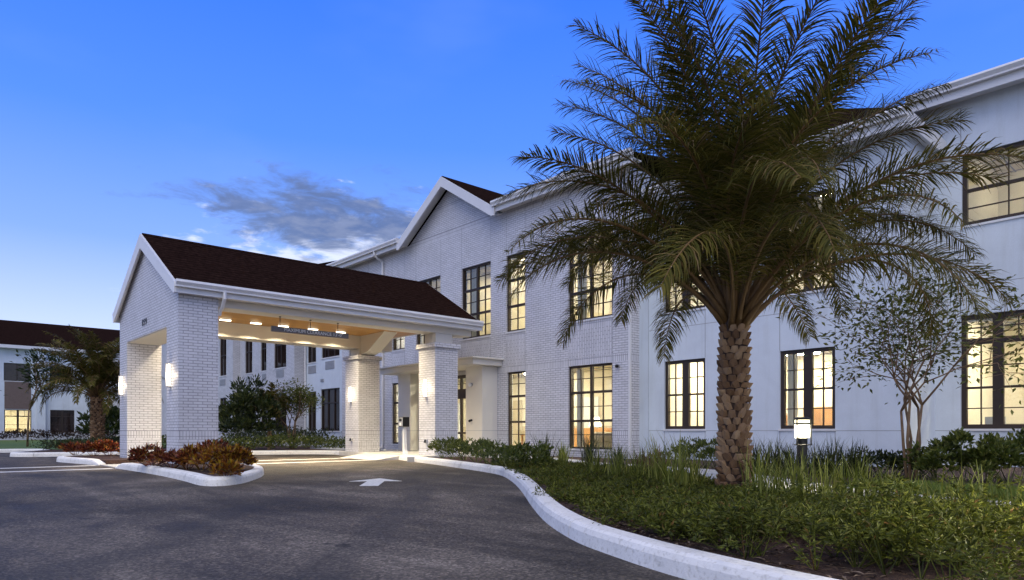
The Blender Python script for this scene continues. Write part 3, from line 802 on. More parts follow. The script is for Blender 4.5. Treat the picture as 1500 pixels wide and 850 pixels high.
# ---- stucco wing
SB = empty('stucco_building', (-5, 15.84, 0), 'long white stucco wing with bronze framed windows behind the palm', 'building')
YA, YB = 15.84, 17.85
la = [(-11.27, -9.98, .94, 2.82), (-7.93, -6.62, .94, 2.82)]
ua = [(-11.27, -9.98, 4.15, 6.45), (-7.93, -6.62, 4.15, 6.45)]
lb = [(-4.68, -1.75, .94, 3.49), (1.2, 3.8, .94, 3.49)]
ub = [(-4.66, -2.95, 5.5, 7.1), (1.4, 3.1, 5.5, 7.1)]
mb = MB(); wall(mb, 'S', YA, -11.80, -5.19, 0, 7.3, la + ua); mb.box(-5.44, -5.19, YA + .25, YB, 0, 7.3); mb.build('stucco_wall', M['stucco'], SB)
mb = MB(); wall(mb, 'S', YB, -5.44, 14, 0, 8.332, lb + ub); mb.box(-5.44, -5.20, YB + .25, 24, 7.0, 8.332); mb.build('stucco_wall', M['stucco'], SB)
jm = MB()
for h in la:
    for x in (h[0], h[1]): jm.box(x - .007, x + .007, YA - .003, YA + .01, .15, .93); jm.box(x - .007, x + .007, YA - .003, YA + .01, 2.83, 7.28)
jm.box(-11.80, -5.19, YA - .0025, YA + .01, .893, .905); jm.box(-11.8, -5.19, YA - .0025, YA + .01, 3.72, 3.732)
for x in (-4.68, -1.75): jm.box(x - .007, x + .007, YB - .003, YB + .01, .15, .93); jm.box(x - .007, x + .007, YB - .003, YB + .01, 3.5, 5.45); jm.box(x - .007, x + .007, YB - .003, YB + .01, 7.12, 8.18)
jm.box(-5.19, 14, YB - .0025, YB + .01, .893, .905); jm.box(-5.19, 14, YB - .0025, YB + .01, 4.15, 4.162)
jm.build('control_joint', M['joint'], SB)
casem = dict(vheavy=((.5, .20),), hheavy=((.5, .05),), vthin=(.235, .765), hthin=(.255, .745), fr=.085)
for i, h in enumerate(la + ua): window(SB, 'S', YA, h, **casem, **({}, dict(curtain=((-.02, .17),)), dict(blind=.5), dict(blind=.25))[i])
for h in lb:
    window(SB, 'S', YB, h, vheavy=((.235, .20),), hheavy=((.765, .13), (.36, .05)), vthin=((.125, 0, 1), (.5, 0, 1), (.66, 0, 1), (.84, 0, 1), (.36, .765, 1)), hthin=(.18, .55, .885), fr=.1, blind=.12 if h[0] < 0 else 0)
for h in ub: window(SB, 'S', YB, h, hheavy=((.5, .06),), vthin=(.5,), hthin=(.25, .75), fr=.09)
room(SB, 'S', YA, -11.5, -5.5, .14, 3.15, .27, 4.6, [(-10.6, 1.8), (-7.3, 1.8), (-9, 3.4)])
room(SB, 'S', YA, -11.5, -5.5, 3.75, 7.0, .27, 4.6, [(-10.6, 1.8), (-7.3, 1.8)])
room(SB, 'S', YB, -5.0, 5, .14, 3.75, .27, 4.6, [(-3.6, 2.0), (-1.6, 2.0), (1.8, 2.0)])
room(SB, 'S', YB, -5.0, 5, 4.9, 7.9, .27, 4.6, [(-.6, 3.6), (-3.4, 3.4)], size=.22)
mb = MB()
mb.add([(-11.9, 15.40, 7.55), (-5.0, 15.40, 7.55), (-9.6, 20.5, 10.7), (-11.9, 20.5, 10.7), (-5.0, 25.6, 7.55), (-11.9, 25.6, 7.55)], [(0, 1, 2, 3), (1, 4, 2), (4, 5, 3, 2), (5, 0, 3), (0, 5, 4, 1)])
mb.build('hip_roof', M['roof'], SB)
mb = MB(); mb.prismX([(17.40, 8.62), (17.40, 8.55), (24, 9.6), (24, 9.75)], -5.6, 14.2); mb.build('main_roof', M['roof'], SB)
for x0, x1, y, z in ((-11.79, -4.98, 15.40, 7.55), (-5.6, 14.2, 17.40, 8.60)):
    mb = MB(); mb.prismX([(y - .13, z), (y - .15, z - .05), (y - .10, z - .13), (y - .10, z - .17), (y, z - .17), (y, z)], x0, x1); mb.build('gutter', M['trim'], SB)
    mb = MB(); mb.box(x0, x1, y + .001, y + .03, z - .36, z - .03); mb.build('fascia', M['trim'], SB)
    mb = MB(); mb.box(x0, x1, y + .032, y + .45, z - .27, z - .24); mb.build('soffit', M['trim'], SB)

mb = MB(); mb.box(-5.0, -4.965, 15.40, 17.845, 7.19, 7.52); mb.build('fascia', M['trim'], SB)
mb = MB(); mb.box(-5.188, -5.002, 15.44, 17.845, 7.27, 7.30); mb.build('soffit', M['trim'], SB)
mb = MB(); mb.box(-5.63, -5.601, 17.26, 24, 8.20, 8.60); mb.build('fascia', M['trim'], SB)

# ---- side wing seen under the porch, and the far building
def vent(parent, face, at, h):
    mb = MB(); fbox(mb, face, at, h[0], h[1], -.02, .05, h[2], h[3])
    n = max(3, int((h[3] - h[2]) / .06))
    for i in range(n):
        z = h[2] + (h[3] - h[2]) * (i + .5) / n
        fbox(mb, face, at, h[0] + .03, h[1] - .03, -.032, -.02, z - .012, z + .012)
    mb.build('vent_grille', M['plastic'], parent)
SW = empty('side_wing', (-45, 14.4, 0), 'white two-storey side wing with unlit windows seen under the porch roof', 'building')
w1 = [(-42.26, -41.17, 4.16, 6.6), (-46, -44.4, 4.16, 6.6), (-50, -48.4, 4.16, 6.6), (-42.26, -41.17, .87, 2.85), (-46, -44.4, .87, 2.85), (-50, -48.4, .87, 2.85), (-58, -56, 4.16, 6.6), (-58, -56, .87, 2.85), (-64, -62, .87, 2.85), (-64, -62, 4.16, 6.6)]
w2 = [(-39.31, -38.24, 4.15, 6.6), (-37.03, -36.27, 4.15, 6.6), (-35.25, -33.74, 4.17, 6.6), (-39.31, -38.24, .86, 2.85), (-37.03, -36.2, .86, 2.85), (-35.21, -33.72, .87, 2.85)]
w3 = [(-32.56, -31.61, 4.3, 6.6), (-31.03, -29.2, 4.42, 6.6), (-32.52, -31.61, .87, 2.85), (-31.1, -29.19, .88, 2.92)]
for at, a, b, hs_, mt in ((14.4, -70, -40.1, w1, 'brick'), (14.8, -40.1, -32.8, w2, 'brick'), (15.4, -32.8, -28.19, w3, 'stucco')):
    mb = MB(); wall(mb, 'S', at, a, b, 0, 8.25, hs_, .7); mb.build('wing_wall', M[mt], SW)
    for h in hs_:
        wd = h[1] - h[0]
        window(SW, 'S', at, h, vheavy=(.33, .67) if wd > 1.6 else ((.5,) if wd > .9 else ()), hheavy=(.5,) if h[2] > 3 else ((.66,) if wd > 1.6 else ()), gl='dark_glass', fr=.05, vw=.05, hw=.05)
for at, h in ((15.4, (-32.44, -31.61, 3.76, 4.14)), (15.4, (-30.6, -29.69, 3.85, 4.24)), (15.4, (-31.1, -30.77, 3.27, 3.42)), (14.8, (-39.15, -38.29, 3.62, 3.98)), (14.8, (-36.84, -36.29, 3.63, 3.99)), (14.8, (-34.95, -34.01, 3.68, 4.06)), (14.4, (-42.2, -41.3, 3.6, 3.95))):
    vent(SW, 'S', at, h)
mb = MB(); mb.tube([(-32.68, 15.33, 8.2), (-32.68, 15.33, .2)], .05, 8); mb.build('downpipe', M['trim'], SW)
mb = MB(); mb.prismX([(13.9, 8.42), (13.9, 8.34), (24, 11.6), (24, 11.75)], -70, -29.3); mb.build('wing_roof', M['roof'], SW)
mb = MB(); mb.box(-69.4, -29.3, 13.84, 13.96, 8.12, 8.36); mb.build('gutter', M['trim'], SW)
mb = MB(); mb.box(-69.4, -29.3, 13.962, 15.39, 8.251, 8.28); mb.build('soffit', M['trim'], SW)

FB = empty('far_building', (-70, 2, 0), 'far white building with a long dark roof behind the small palm', 'building')
lf = [(6.55, 8.40, .70, 2.65), (9.72, 11.5, .71, 2.68), (13.0, 14.2, .7, 2.66), (2.0, 4.2, .7, 2.65), (-3, -1, .7, 2.65)]
uf = [(6.52, 8.33, 5.03, 6.52), (9.7, 11.3, 5.0, 6.5), (13.0, 14.2, 5.0, 6.5), (2.0, 4.2, 5.03, 6.52), (-3, -1, 5.03, 6.52)]
mb = MB(); wall(mb, 'E', -70, -16, 14.39, 0, 7.75, lf + uf, .3); mb.build('far_wall', M['stucco'], FB)
mb = MB(); fbox(mb, 'E', -70, 8.75, 9.35, -.35, -.001, 0, 7.7); mb.build('pilaster', M['stucco'], FB)
for i, h in enumerate(lf):
    window(FB, 'E', -70, h, vheavy=((.5, .14),), hheavy=(.72,), hthin=(.36,), gl='glass' if i == 0 else 'dark_glass', vthin=((.25, .72, 1), (.75, .72, 1)), label='lit ground floor window' if i == 0 else None)
for h in uf: window(FB, 'E', -70, h, vheavy=(.5,), gl='dark_glass')
mb = MB(); fbox(mb, 'E', -70, 6.56, 8.38, -.02, .05, 2.70, 4.97); mb.build('spandrel_panel', simple('brown_panel', (.16, .115, .10), .7), FB)
room(FB, 'E', -70, 5.2, 9.5, .14, 3.0, .32, 4.0, [(7.4, 1.6)], size=.5)
for h in ((10.04, 11.14, 4.3, 4.72), (2.6, 3.7, 4.3, 4.72)): vent(FB, 'E', -70, h)
mb = MB(); mb.prismY([(-69.55, 8.0), (-76.2, 10.85), (-83, 8.0), (-83, 7.9), (-76.2, 10.72), (-69.55, 7.9)], -16.5, 24); mb.build('far_roof', M['roof'], FB)
mb = MB(); mb.box(-69.56, -69.42, -16.5, 13.8, 7.72, 7.98); mb.build('gutter', M['trim'], FB)
mb = MB(); mb.box(-69.995, -69.562, -16.5, 13.8, 7.71, 7.75); mb.build('soffit', M['trim'], FB)

# ---- the porch over the drive
PC = empty('entrance_porch', (-19.53, 9.1, .12), 'white brick drive-through porch with a dark gabled roof over the drive', 'porch')
YF = 4.79
pil = {}
for x0, x1, y0, y1, z1 in ((-22.32, -21.49, YF, 5.68, 3.39), (-17.69, -16.77, YF, 5.68, 3.39), (-17.63, -16.77, 11.99, 12.84, 3.41), (-22.29, -21.36, 11.99, 12.84, 3.41)):
    mb = MB(); mb.box(x0, x1, y0, y1, 0, z1); p = mb.build('pillar', M['brick'], PC)
    if y0 > 10:
        mb = MB(); mb.box(x0 - .065, x1 + .065, y0 - .065, y1 + .065, 3.411, 3.55); mb.build('pillar_cap', M['brick'], p)
        mb = MB(); mb.box(x0 + .16, x1 - .12, y0 + .11, y1 - .13, 3.551, 3.862 if x0 > -20 else 3.79); mb.build('post', M['stucco2'], p)
mb = MB(); mb.prismY([(-22.32, 3.39), (-16.77, 3.39), (-16.77, 4.28), (-19.53, 5.84), (-22.32, 4.24)], YF, 5.68); mb.build('front_gable', M['brick'], PC)
mb = MB(); mb.box(-21.488, -17.692, YF + .03, 5.65, 3.365, 3.388); mb.build('arch_soffit', M['stucco2'], PC)
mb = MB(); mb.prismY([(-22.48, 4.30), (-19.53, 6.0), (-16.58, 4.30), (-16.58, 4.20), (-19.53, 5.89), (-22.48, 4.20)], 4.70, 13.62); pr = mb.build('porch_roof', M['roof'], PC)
mb = MB(); mb.prismY([(-19.66, 5.935), (-19.53, 6.018), (-19.40, 5.935), (-19.53, 6.003)], 4.70, 13.62); mb.build('ridge_cap', M['roof'], pr)
for s in (-1, 1):
    def X(x): return -19.53 + s * x
    for yy in ((4.645, 4.698), (13.621, 13.66)):
        mb = MB(); q = [(X(0), 5.985), (X(2.96), 4.28), (X(2.96), 4.04), (X(2.86), 4.04), (X(0), 5.62)]
        mb.prismY(q if s < 0 else q[::-1], *yy); mb.build('rake_board', M['trim'], PC)
    mb = MB(); q = [(X(0), 5.885), (X(2.9), 4.215), (X(2.9), 4.19), (X(0), 5.86)]
    mb.prismY(q if s < 0 else q[::-1], 4.70, 4.787); mb.build('rake_soffit', M['trim'], PC)
    mb = MB(); q = [(X(2.95), 4.315), (X(3.07), 4.325), (X(3.085), 4.27), (X(3.04), 4.20), (X(3.04), 4.165), (X(2.95), 4.165)]
    mb.prismY(q if s < 0 else q[::-1], 4.66, 13.64); mb.build('gutter', M['trim'], PC)
    mb = MB(); xa, xb = sorted((X(2.90), X(2.949))); mb.box(xa, xb, 4.70, 13.62, 4.04, 4.20); mb.build('fascia', M['trim'], PC)
    mb = MB(); xa, xb = sorted((X(2.65 if s > 0 else 2.66), X(2.899))); mb.box(xa, xb, 5.68 if s < 0 else 4.8, 13.6, 4.045, 4.07); mb.build('soffit', M['trim'], PC)
mb = MB(); mb.box(-17.45, -16.87, 5.682, 13.45, 3.865, 4.24); mb.build('beam', M['stucco2'], PC)
mb = MB(); mb.box(-22.18, -21.5, 5.682, 13.45, 3.795, 4.24); mb.build('beam', M['stucco2'], PC)
mb = MB(); mb.box(-21.5, -17.45, 5.682, 13.3, 4.242, 4.27); mb.build('ceiling', M['ceil'], PC)
mb = MB(); mb.prismY([(-22.2, 4.245), (-16.86, 4.245), (-19.53, 5.82)], 13.3, 13.45); mb.build('rear_gable', M['stucco2'], PC)
mb = MB(); mb.prismY([(-21.50, 3.56), (-21.0, 3.66), (-19.9, 4.24), (-21.50, 4.24)], 12.15, 12.66); mb.build('brace', M['stucco2'], PC)
mb = MB(); mb.prismY([(-17.45, 3.87), (-17.45, 4.24), (-18.6, 4.24)], 12.15, 12.66); mb.build('brace', M['stucco2'], PC)
mb = MB(); mb.tube([(-16.52, 5.74, 4.20), (-16.52, 5.74, 4.02), (-16.66, 5.74, 3.84), (-16.80, 5.73, 3.74), (-16.84, 5.73, 3.66)], .045, 8); mb.build('gutter_outlet', M['trim'], PC)

# ------------------------------------------------------------------ lamps, signs and fixtures
def area(name, parent, loc, size, power, col=(1, .82, .58), rot=(0, 0, 0), sizey=None):
    d = bpy.data.lights.new(name, 'AREA'); d.energy = power; d.color = col; d.size = size
    if sizey: d.shape = 'RECTANGLE'; d.size_y = sizey
    o = bpy.data.objects.new(name, d); COL.objects.link(o); o.parent = parent; o.location = loc; o.rotation_euler = rot
    return o
def point(name, parent, loc, power, r=.05, col=(1, .84, .6)):
    d = bpy.data.lights.new(name, 'POINT'); d.energy = power; d.color = col; d.shadow_soft_size = r
    o = bpy.data.objects.new(name, d); COL.objects.link(o); o.parent = parent; o.location = loc
    return o
# linear lamps under the porch ceiling; near row is unseen, added for light
PORCH_W = 26
side_txt = {-20.95: 'far', -18.0: 'near side, unseen behind the'}
ordn = ['first', 'second', 'third', 'fourth', 'fifth', 'sixth', 'seventh', 'eighth', 'ninth', 'tenth', 'eleventh', 'twelfth', 'thirteenth', 'fourteenth', 'fifteenth', 'sixteenth']
for x in (-20.95, -18.0):
    for i, y in enumerate((6.35, 7.3, 8.22, 9.1, 10.1, 11.1)):
        L = empty('ceiling_lamp', (x, y, 4.242), f'slim lamp under the porch ceiling along the {side_txt[x]} beam, {ordn[i]} from the front gable', 'ceiling lamp', 'linear lamps under the porch ceiling')
        mb = MB(); mb.box(x - .07, x + .07, y - .17, y + .17, 4.225, 4.241); mb.build('lamp_housing', M['plastic'], L)
        mb = MB(); mb.box(x - .04, x + .04, y - .155, y + .155, 4.192, 4.224); mb.build('lamp_lens', M['lamp_white'], L)
        lt = area('lamp_light', L, (0, 0, -.062), .05, 48, (1, .83, .55), sizey=.22); lt.data.spread = R(125)
# wall lamps on the pillars
def sconce(x, y, z, label):
    L = empty('wall_lamp', (x, y, z), label, 'wall lamp', 'upright wall lamps on the porch pillars')
    w, h, d = .046, .27, .08
    mb = MB(); mb.box(x - w * .8, x + w * .8, y - .02, y - .001, z - h * .85, z + h * .85); mb.build('back_plate', M['plastic'], L)
    mb = MB(); mb.box(x - w + .012, x + w - .012, y - d, y - .02, z - h + .012, z + h - .012); mb.build('lamp_diffuser', M['sconce'], L)
    mb = MB()
    for zz in (z - h - .012, z + h - .012): mb.box(x - w - .012, x + w + .012, y - d - .018, y - .02, zz, zz + .024)
    for xx in (x - w - .012, x + w): 
        mb.box(xx, xx + .012, y - d - .016, y - d - .002, z - h + .013, z + h - .013)
    mb.build('lamp_frame', M['plastic'], L)
    point('lamp_light', L, (0, -.16, .0), 4.5, .035, (1, .80, .52))
sconce(-21.98, YF, 2.19, 'lit wall lamp on the front face of the left front pillar')
sconce(-17.36, YF, 2.21, 'lit wall lamp on the front face of the nearest front pillar')
sconce(-21.86, 11.99, 2.19, 'lit wall lamp on the rear pillar at the far side of the drive')
sconce(-17.23, 11.99, 2.20, 'lit wall lamp on the rear pillar beside the call box')
# small flood lights low on the front pillars
def flood(x, y, z, label, s=-1):
    L = empty('flood_light', (x, y, z), label, 'flood light', 'low flood lights on the front pillars')
    mb = MB(); mb.box(x - .05, x, y - .06, y + .06, z - .05, z + .07); mb.build('lamp_housing', M['plastic'], L, bevel=.01)
    mb = MB(); mb.box(x - .095, x - .05, y - .045, y + .045, z - .04, z + .04); mb.build('lamp_lens', M['flood'], L, bevel=.01)
    lt = area('lamp_light', L, (-.10, 0, 0), .08, 34, (1, .88, .66), (0, R(68), 0)); lt.data.energy = 26 if x > -20 else 7; lt.data.spread = R(150)
flood(-22.32, 4.98, .86, 'bright low flood light on the outer side of the left front pillar')
flood(-17.69, 4.92, .86, 'bright low flood light on the inner side of the nearest front pillar')
for x, t in ((-21.82, 'far rear pillar'), (-17.2, 'rear pillar beside the call box')):
    L = empty('step_light', (x, 11.99, .57), f'small unlit grey step light low on the {t}', 'step light')
    mb = MB(); mb.box(x - .055, x + .055, 11.93, 11.989, .52, .64); mb.build('lamp_housing', M['plastic'], L, bevel=.012)
    mb = MB(); mb.prismX([(11.928, .63), (11.90, .56), (11.90, .53), (11.928, .53)], x - .045, x + .045); mb.build('lamp_hood', M['black'], L)
# clearance sign
def text(name, s, size, mat, parent, loc, rot, depth=.004, align='CENTER', sx=1):
    c = bpy.data.curves.new(name, 'FONT'); c.body = s; c.size = size; c.extrude = depth; c.align_x = align; c.align_y = 'CENTER'; c.space_character = 1.05
    t = bpy.data.objects.new(name, c); COL.objects.link(t)
    bpy.context.view_layer.update()
    me = bpy.data.meshes.new_from_object(t.evaluated_get(bpy.context.evaluated_depsgraph_get()))
    bpy.data.objects.remove(t); me.name = name
    me.materials.clear(); me.materials.append(mat)
    o = bpy.data.objects.new(name, me); COL.objects.link(o); o.parent = parent; o.location = loc; o.rotation_euler = rot; o.scale = (sx, 1, 1)
    return o
CS = empty('clearance_sign', (-17.2, 8.24, 3.46), 'long grey clearance sign hanging under the near porch beam', 'sign')
mb = MB(); mb.box(-17.225, -17.175, 7.14, 9.34, 3.455, 3.60); mb.build('sign_board', M['sign'], CS, bevel=.008)
text('sign_lettering', "MAXIMUM CLEARANCE 13'-0\"", .125, M['signtext'], CS, (.028, .08, .068), (R(90), 0, R(90)), sx=.98)
for y in (7.38, 8.22, 9.02):
    mb = MB(); mb.tube([(-17.2, y, 3.60), (-17.2, y, 3.863)], .009, 6); mb.tube([(-17.2, y, 3.845), (-17.2, y, 3.864)], .03, 10); mb.build('hanging_rod', M['black'], CS)
HN = empty('house_number', (-19.64, YF, 3.72), 'dark raised house number 899 above the porch opening', 'house number')
text('number_digits', '899', .25, M['number'], HN, (0, -.008, 0), (R(90), 0, 0), .004, sx=1.25)
# call box on a white post
cx, cy = -18.22, 11.86
CB = empty('call_box', (cx, cy, .148), 'dark call box on a white curved post in front of the entrance door', 'call box')
mb = MB()
prof = [(0.165, .148), (.10, .30), (.075, .55), (.065, 1.02)]
for (w0, z0), (w1, z1) in zip(prof, prof[1:]):
    mb.hexa([(cx - .05, cy - .05, z0), (cx - .05 + w0 * 1.1, cy - .05, z0), (cx - .05 + w0 * 1.1, cy + .05, z0), (cx - .05, cy + .05, z0),
             (cx - .05, cy - .05, z1), (cx - .05 + w1 * 1.1, cy - .05, z1), (cx - .05 + w1 * 1.1, cy + .05, z1), (cx - .05, cy + .05, z1)])
mb.build('post', M['white_metal'], CB)
mb = MB(); mb.box(cx - .13, cx + .13, cy - .15, cy + .09, 1.02, 1.33); mb.build('call_housing', M['black'], CB, bevel=.012)
mb = MB(); mb.box(cx - .11, cx + .11, cy - .158, cy - .151, 1.04, 1.31); mb.build('face_plate', M['plastic'], CB)
mb = MB(); mb.tube([(cx, cy - .159, 1.10), (cx, cy - .175, 1.10)], .045, 16); mb.build('call_button', M['white_metal'], CB)
mb = MB(); mb.box(cx - .07, cx + .07, cy - .166, cy - .159, 1.19, 1.28); mb.build('keypad', M['black'], CB)
# camera and switch on the entrance pier, camera by the corner
def pcam(x, y, z, label, cat, r=.06, name='security_camera'):
    L = empty(name, (x, y, z), label, cat)
    mb = MB(); mb.tube([(x, y - .002, z), (x, y - .05, z)], r * .8, 14); mb.build('mount', M['plastic'] if name != 'door_button' else M['black'], L)
    mb = MB(); mb.tube([(x, y - .05, z), (x, y - .07, z - .01), (x, y - .11, z - .03), (x, y - .13, z - .045)], [r * .6, r * .9, r, r * .55], 14); mb.build('lens_housing', M['black'] if cat != 'bell' else M['trim'], L)
pcam(-17.95, 14.34, 2.45, 'white round alarm bell high on the right entrance pier', 'bell', .07, 'alarm_bell')
pcam(-17.95, 14.34, 1.25, 'small black door button on the right entrance pier', 'door button', .045, 'door_button')
pcam(-12.2, 15.0, 2.72, 'small black security camera on the brick corner beside the wide window', 'security camera', .05)
# bollard lamps
def bollard(x, y, label, lens, power):
    L = empty('bollard_lamp', (x, y, .12), label, 'bollard lamp', 'black bollard lamps in the planting bed')
    mb = MB(); mb.lathe(x, y, [(.09, .10), (.09, .14), (.068, .15), (.068, .79), (.075, .80)], 24); mb.build('post', M['black'], L)
    mb = MB(); mb.lathe(x, y, [(.095, .803), (.095, .985)], 28); mb.build('lamp_lens', M[lens], L, smooth=False)
    mb = MB(); mb.lathe(x, y, [(.106, .982), (.106, 1.006)], 28); mb.build('louvre_ring', M['black'], L)
    mb = MB(); mb.lathe(x, y, [(.094, 1.003), (.094, 1.045)], 28); mb.build('upper_lens', M['bollard_lens'], L)
    mb = MB(); mb.lathe(x, y, [(.11, 1.046), (.11, 1.066), (.07, 1.082)], 28); mb.build('cap', M['black'], L)
    mb = MB()
    for k in range(3):
        a = 2 * math.pi * k / 3 + .35; px, py = x + .112 * math.cos(a), y + .112 * math.sin(a)
        mb.tube([(px, py, .70), (px, py, 1.055)], .010, 6)
    mb.tube([(x + .1 * math.cos(t), y + .1 * math.sin(t), .71) for t in np.linspace(0, 6.283, 20)], .008, 5)
    mb.build('guard_rods', M['black'], L)
    for k in range(4):
        a = math.pi * (.5 * k + .25)
        point('lamp_light', L, (.125 * math.cos(a), .125 * math.sin(a), .78), power, .02, (1, .90, .62))
bollard(-4.25, 9.12, 'lit black bollard lamp right of the palm trunk', 'bollard_lens', 15)
bollard(-.55, 4.55, 'lit black bollard lamp at the near right edge of the planting bed', 'bollard_lens', 20)
# a few things in the lit rooms
def pict(x, y, z, w, h, label, mat):
    L = empty('framed_picture', (x, y, z), label, 'picture')
    mb = MB(); mb.box(x - w / 2, x + w / 2, y - .04, y - .002, z - h / 2, z + h / 2); mb.build('picture_frame', M['wood_in'], L)
    mb = MB(); mb.box(x - w / 2 + .04, x + w / 2 - .04, y - .046, y - .041, z - h / 2 + .04, z + h / 2 - .04); mb.build('picture', mat, L)
m, nt, b, o = newmat('abstract_picture')
setc(nt, b.inputs['Base Color'], RAMP(nt, NOISE(nt, POS(nt), 2.6, 5, .6, 2.5), [(.3, (.12, .16, .10)), (.45, (.5, .44, .3)), (.6, (.75, .7, .6)), (.7, (.35, .18, .08))])); M['art'] = m
pict(-14.3, 20.49, 1.75, 1.1, 1.5, 'framed abstract picture on the back wall behind the wide ground floor window', M['art'])
def lampf(x, y, z0, label):
    L = empty('table_lamp', (x, y, z0), label, 'lamp')
    mb = MB(); mb.lathe(x, y, [(.09, z0), (.09, z0 + .02), (.02, z0 + .03), (.02, z0 + .4)], 14); mb.build('lamp_base', M['wood_in'], L)
    mb = MB(); mb.lathe(x, y, [(.2, z0 + .36), (.13, z0 + .64)], 20); mb.build('lamp_shade', emis('lit_lamp_shade', (1, .86, .6), 5), L)
def table(x, y, w, d, z, label, name='side_table'):
    L = empty(name, (x, y, .14), label, 'table')
    mb = MB(); mb.box(x - w / 2, x + w / 2, y - d / 2, y + d / 2, z - .05, z); mb.build('tabletop', M['wood_in'], L)
    for a in (-1, 1):
        for c in (-1, 1):
            mb = MB(); mb.box(x + a * (w / 2 - .06) - .03, x + a * (w / 2 - .06) + .03, y + c * (d / 2 - .06) - .03, y + c * (d / 2 - .06) + .03, .141, z - .05); mb.build('leg', M['wood_in'], L)
def cabinet(x, y, w, d, z, label, n=3):
    L = empty('cabinet', (x, y, .14), label, 'cabinet')
    mb = MB(); mb.box(x - w / 2, x + w / 2, y - d / 2, y + d / 2, .141, z); mb.build('cabinet_body', M['wood_in'], L)
    for i in range(n):
        a = x - w / 2 + w * i / n
        mb = MB(); mb.box(a + .015, a + w / n - .015, y - d / 2 - .02, y - d / 2 - .001, .2, z - .05); dd = mb.build('cabinet_door', M['wood_in'], L)
        mb = MB(); mb.box(a + w / n - .08, a + w / n - .06, y - d / 2 - .035, y - d / 2 - .021, (z + .2) / 2, (z + .2) / 2 + .15); mb.build('handle', M['black'], dd)
def sofa(x, y, label):
    L = empty('sofa', (x, y, .14), label, 'sofa')
    mb = MB(); mb.box(x - .95, x + .95, y - .4, y + .3, .2, .55); mb.build('seat', M['fabric'], L, bevel=.04)
    mb = MB(); mb.box(x - .95, x + .95, y - .42, y - .2, .55, .86); mb.build('backrest', M['fabric'], L, bevel=.05)
    for s in (-1, 1):
        mb = MB(); mb.box(x + s * .95 - .1 * (s > 0) - .0, x + s * .95 + .1 * (s < 0), y - .4, y + .3, .56, .70); mb.build('armrest', M['fabric'], L, bevel=.03)
table(-14.2, 16.3, .7, .5, .68, 'small wooden side table behind the wide ground floor window')
lampf(-14.2, 16.3, .68, 'lit table lamp behind the wide ground floor window')
sofa(-13.0, 16.3, 'beige sofa with its back to the wide ground floor window')
cabinet(-17.4, 19.9, 1.8, .45, 1.0, 'honey wood cabinet seen through the narrow ground floor window')
cabinet(-11.0, 20.1, 1.0, .5, 2.1, 'tall honey wood cupboard seen through the left window of the stucco wing', 2)
cabinet(-9.9, 18.8, 1.2, .5, 1.35, 'low honey wood cabinet seen through the left window of the stucco wing', 2)
cabinet(-8.1, 19.2, 1.4, .5, 1.55, 'wood reception counter seen through the stucco wing window behind the bollard lamp', 3)
L = empty('potted_plant', (-16.9, 16.2, .14), 'white flowers in a vase behind the narrow ground floor window', 'plant')
mb = MB(); mb.lathe(-16.95, 16.2, [(.06, .78), (.09, .9), (.05, 1.05), (.06, 1.1)], 16); mb.build('vase', M['trim'], L)
n = 60; P = np.tile([-16.95, 16.2, 1.1], (n, 1)) + rdir(n, 0, 1) * RNG.uniform(.08, .28, n)[:, None]
mb = MB(); leaves(mb, P, rdir(n), rdir(n), .09, .05); mb.build('flowers', leafmat('cream_flower', [(0, (.5, .48, .3)), (.6, (.7, .68, .5)), (1, (.1, .16, .05))]), L)
table(-16.95, 16.2, .8, .45, .78, 'console table under the vase behind the narrow ground floor window', 'console_table')
table(-4.0, 18.75, 1.3, .6, .86, 'desk behind the large right window', 'desk')
L = empty('monitor', (-4.2, 18.7, .86), 'small computer monitor on the desk behind the large right window', 'monitor')
mb = MB(); mb.box(-4.42, -4.02, 18.68, 18.71, .98, 1.22); mb.build('monitor_screen', M['plastic'], L); mb = MB(); mb.box(-4.25, -4.19, 18.66, 18.74, .861, .979); mb.build('stand', M['black'], L)
L = empty('office_chair', (-3.45, 19.4, .14), 'round backed chair at the desk behind the large right window', 'chair')
mb = MB(); mb.tube([(-3.45, 19.38, 1.0), (-3.45, 19.44, 1.0)], .22, 24); mb.build('backrest', M['fabric'], L, bevel=.02); mb = MB(); mb.lathe(-3.45, 19.65, [(.25, .58), (.26, .66)], 20); mb.lathe(-3.45, 19.65, [(.03, .2), (.03, .58)], 8); mb.lathe(-3.45, 19.65, [(.3, .141), (.04, .2)], 10); mb.build('seat', M['fabric'], L)

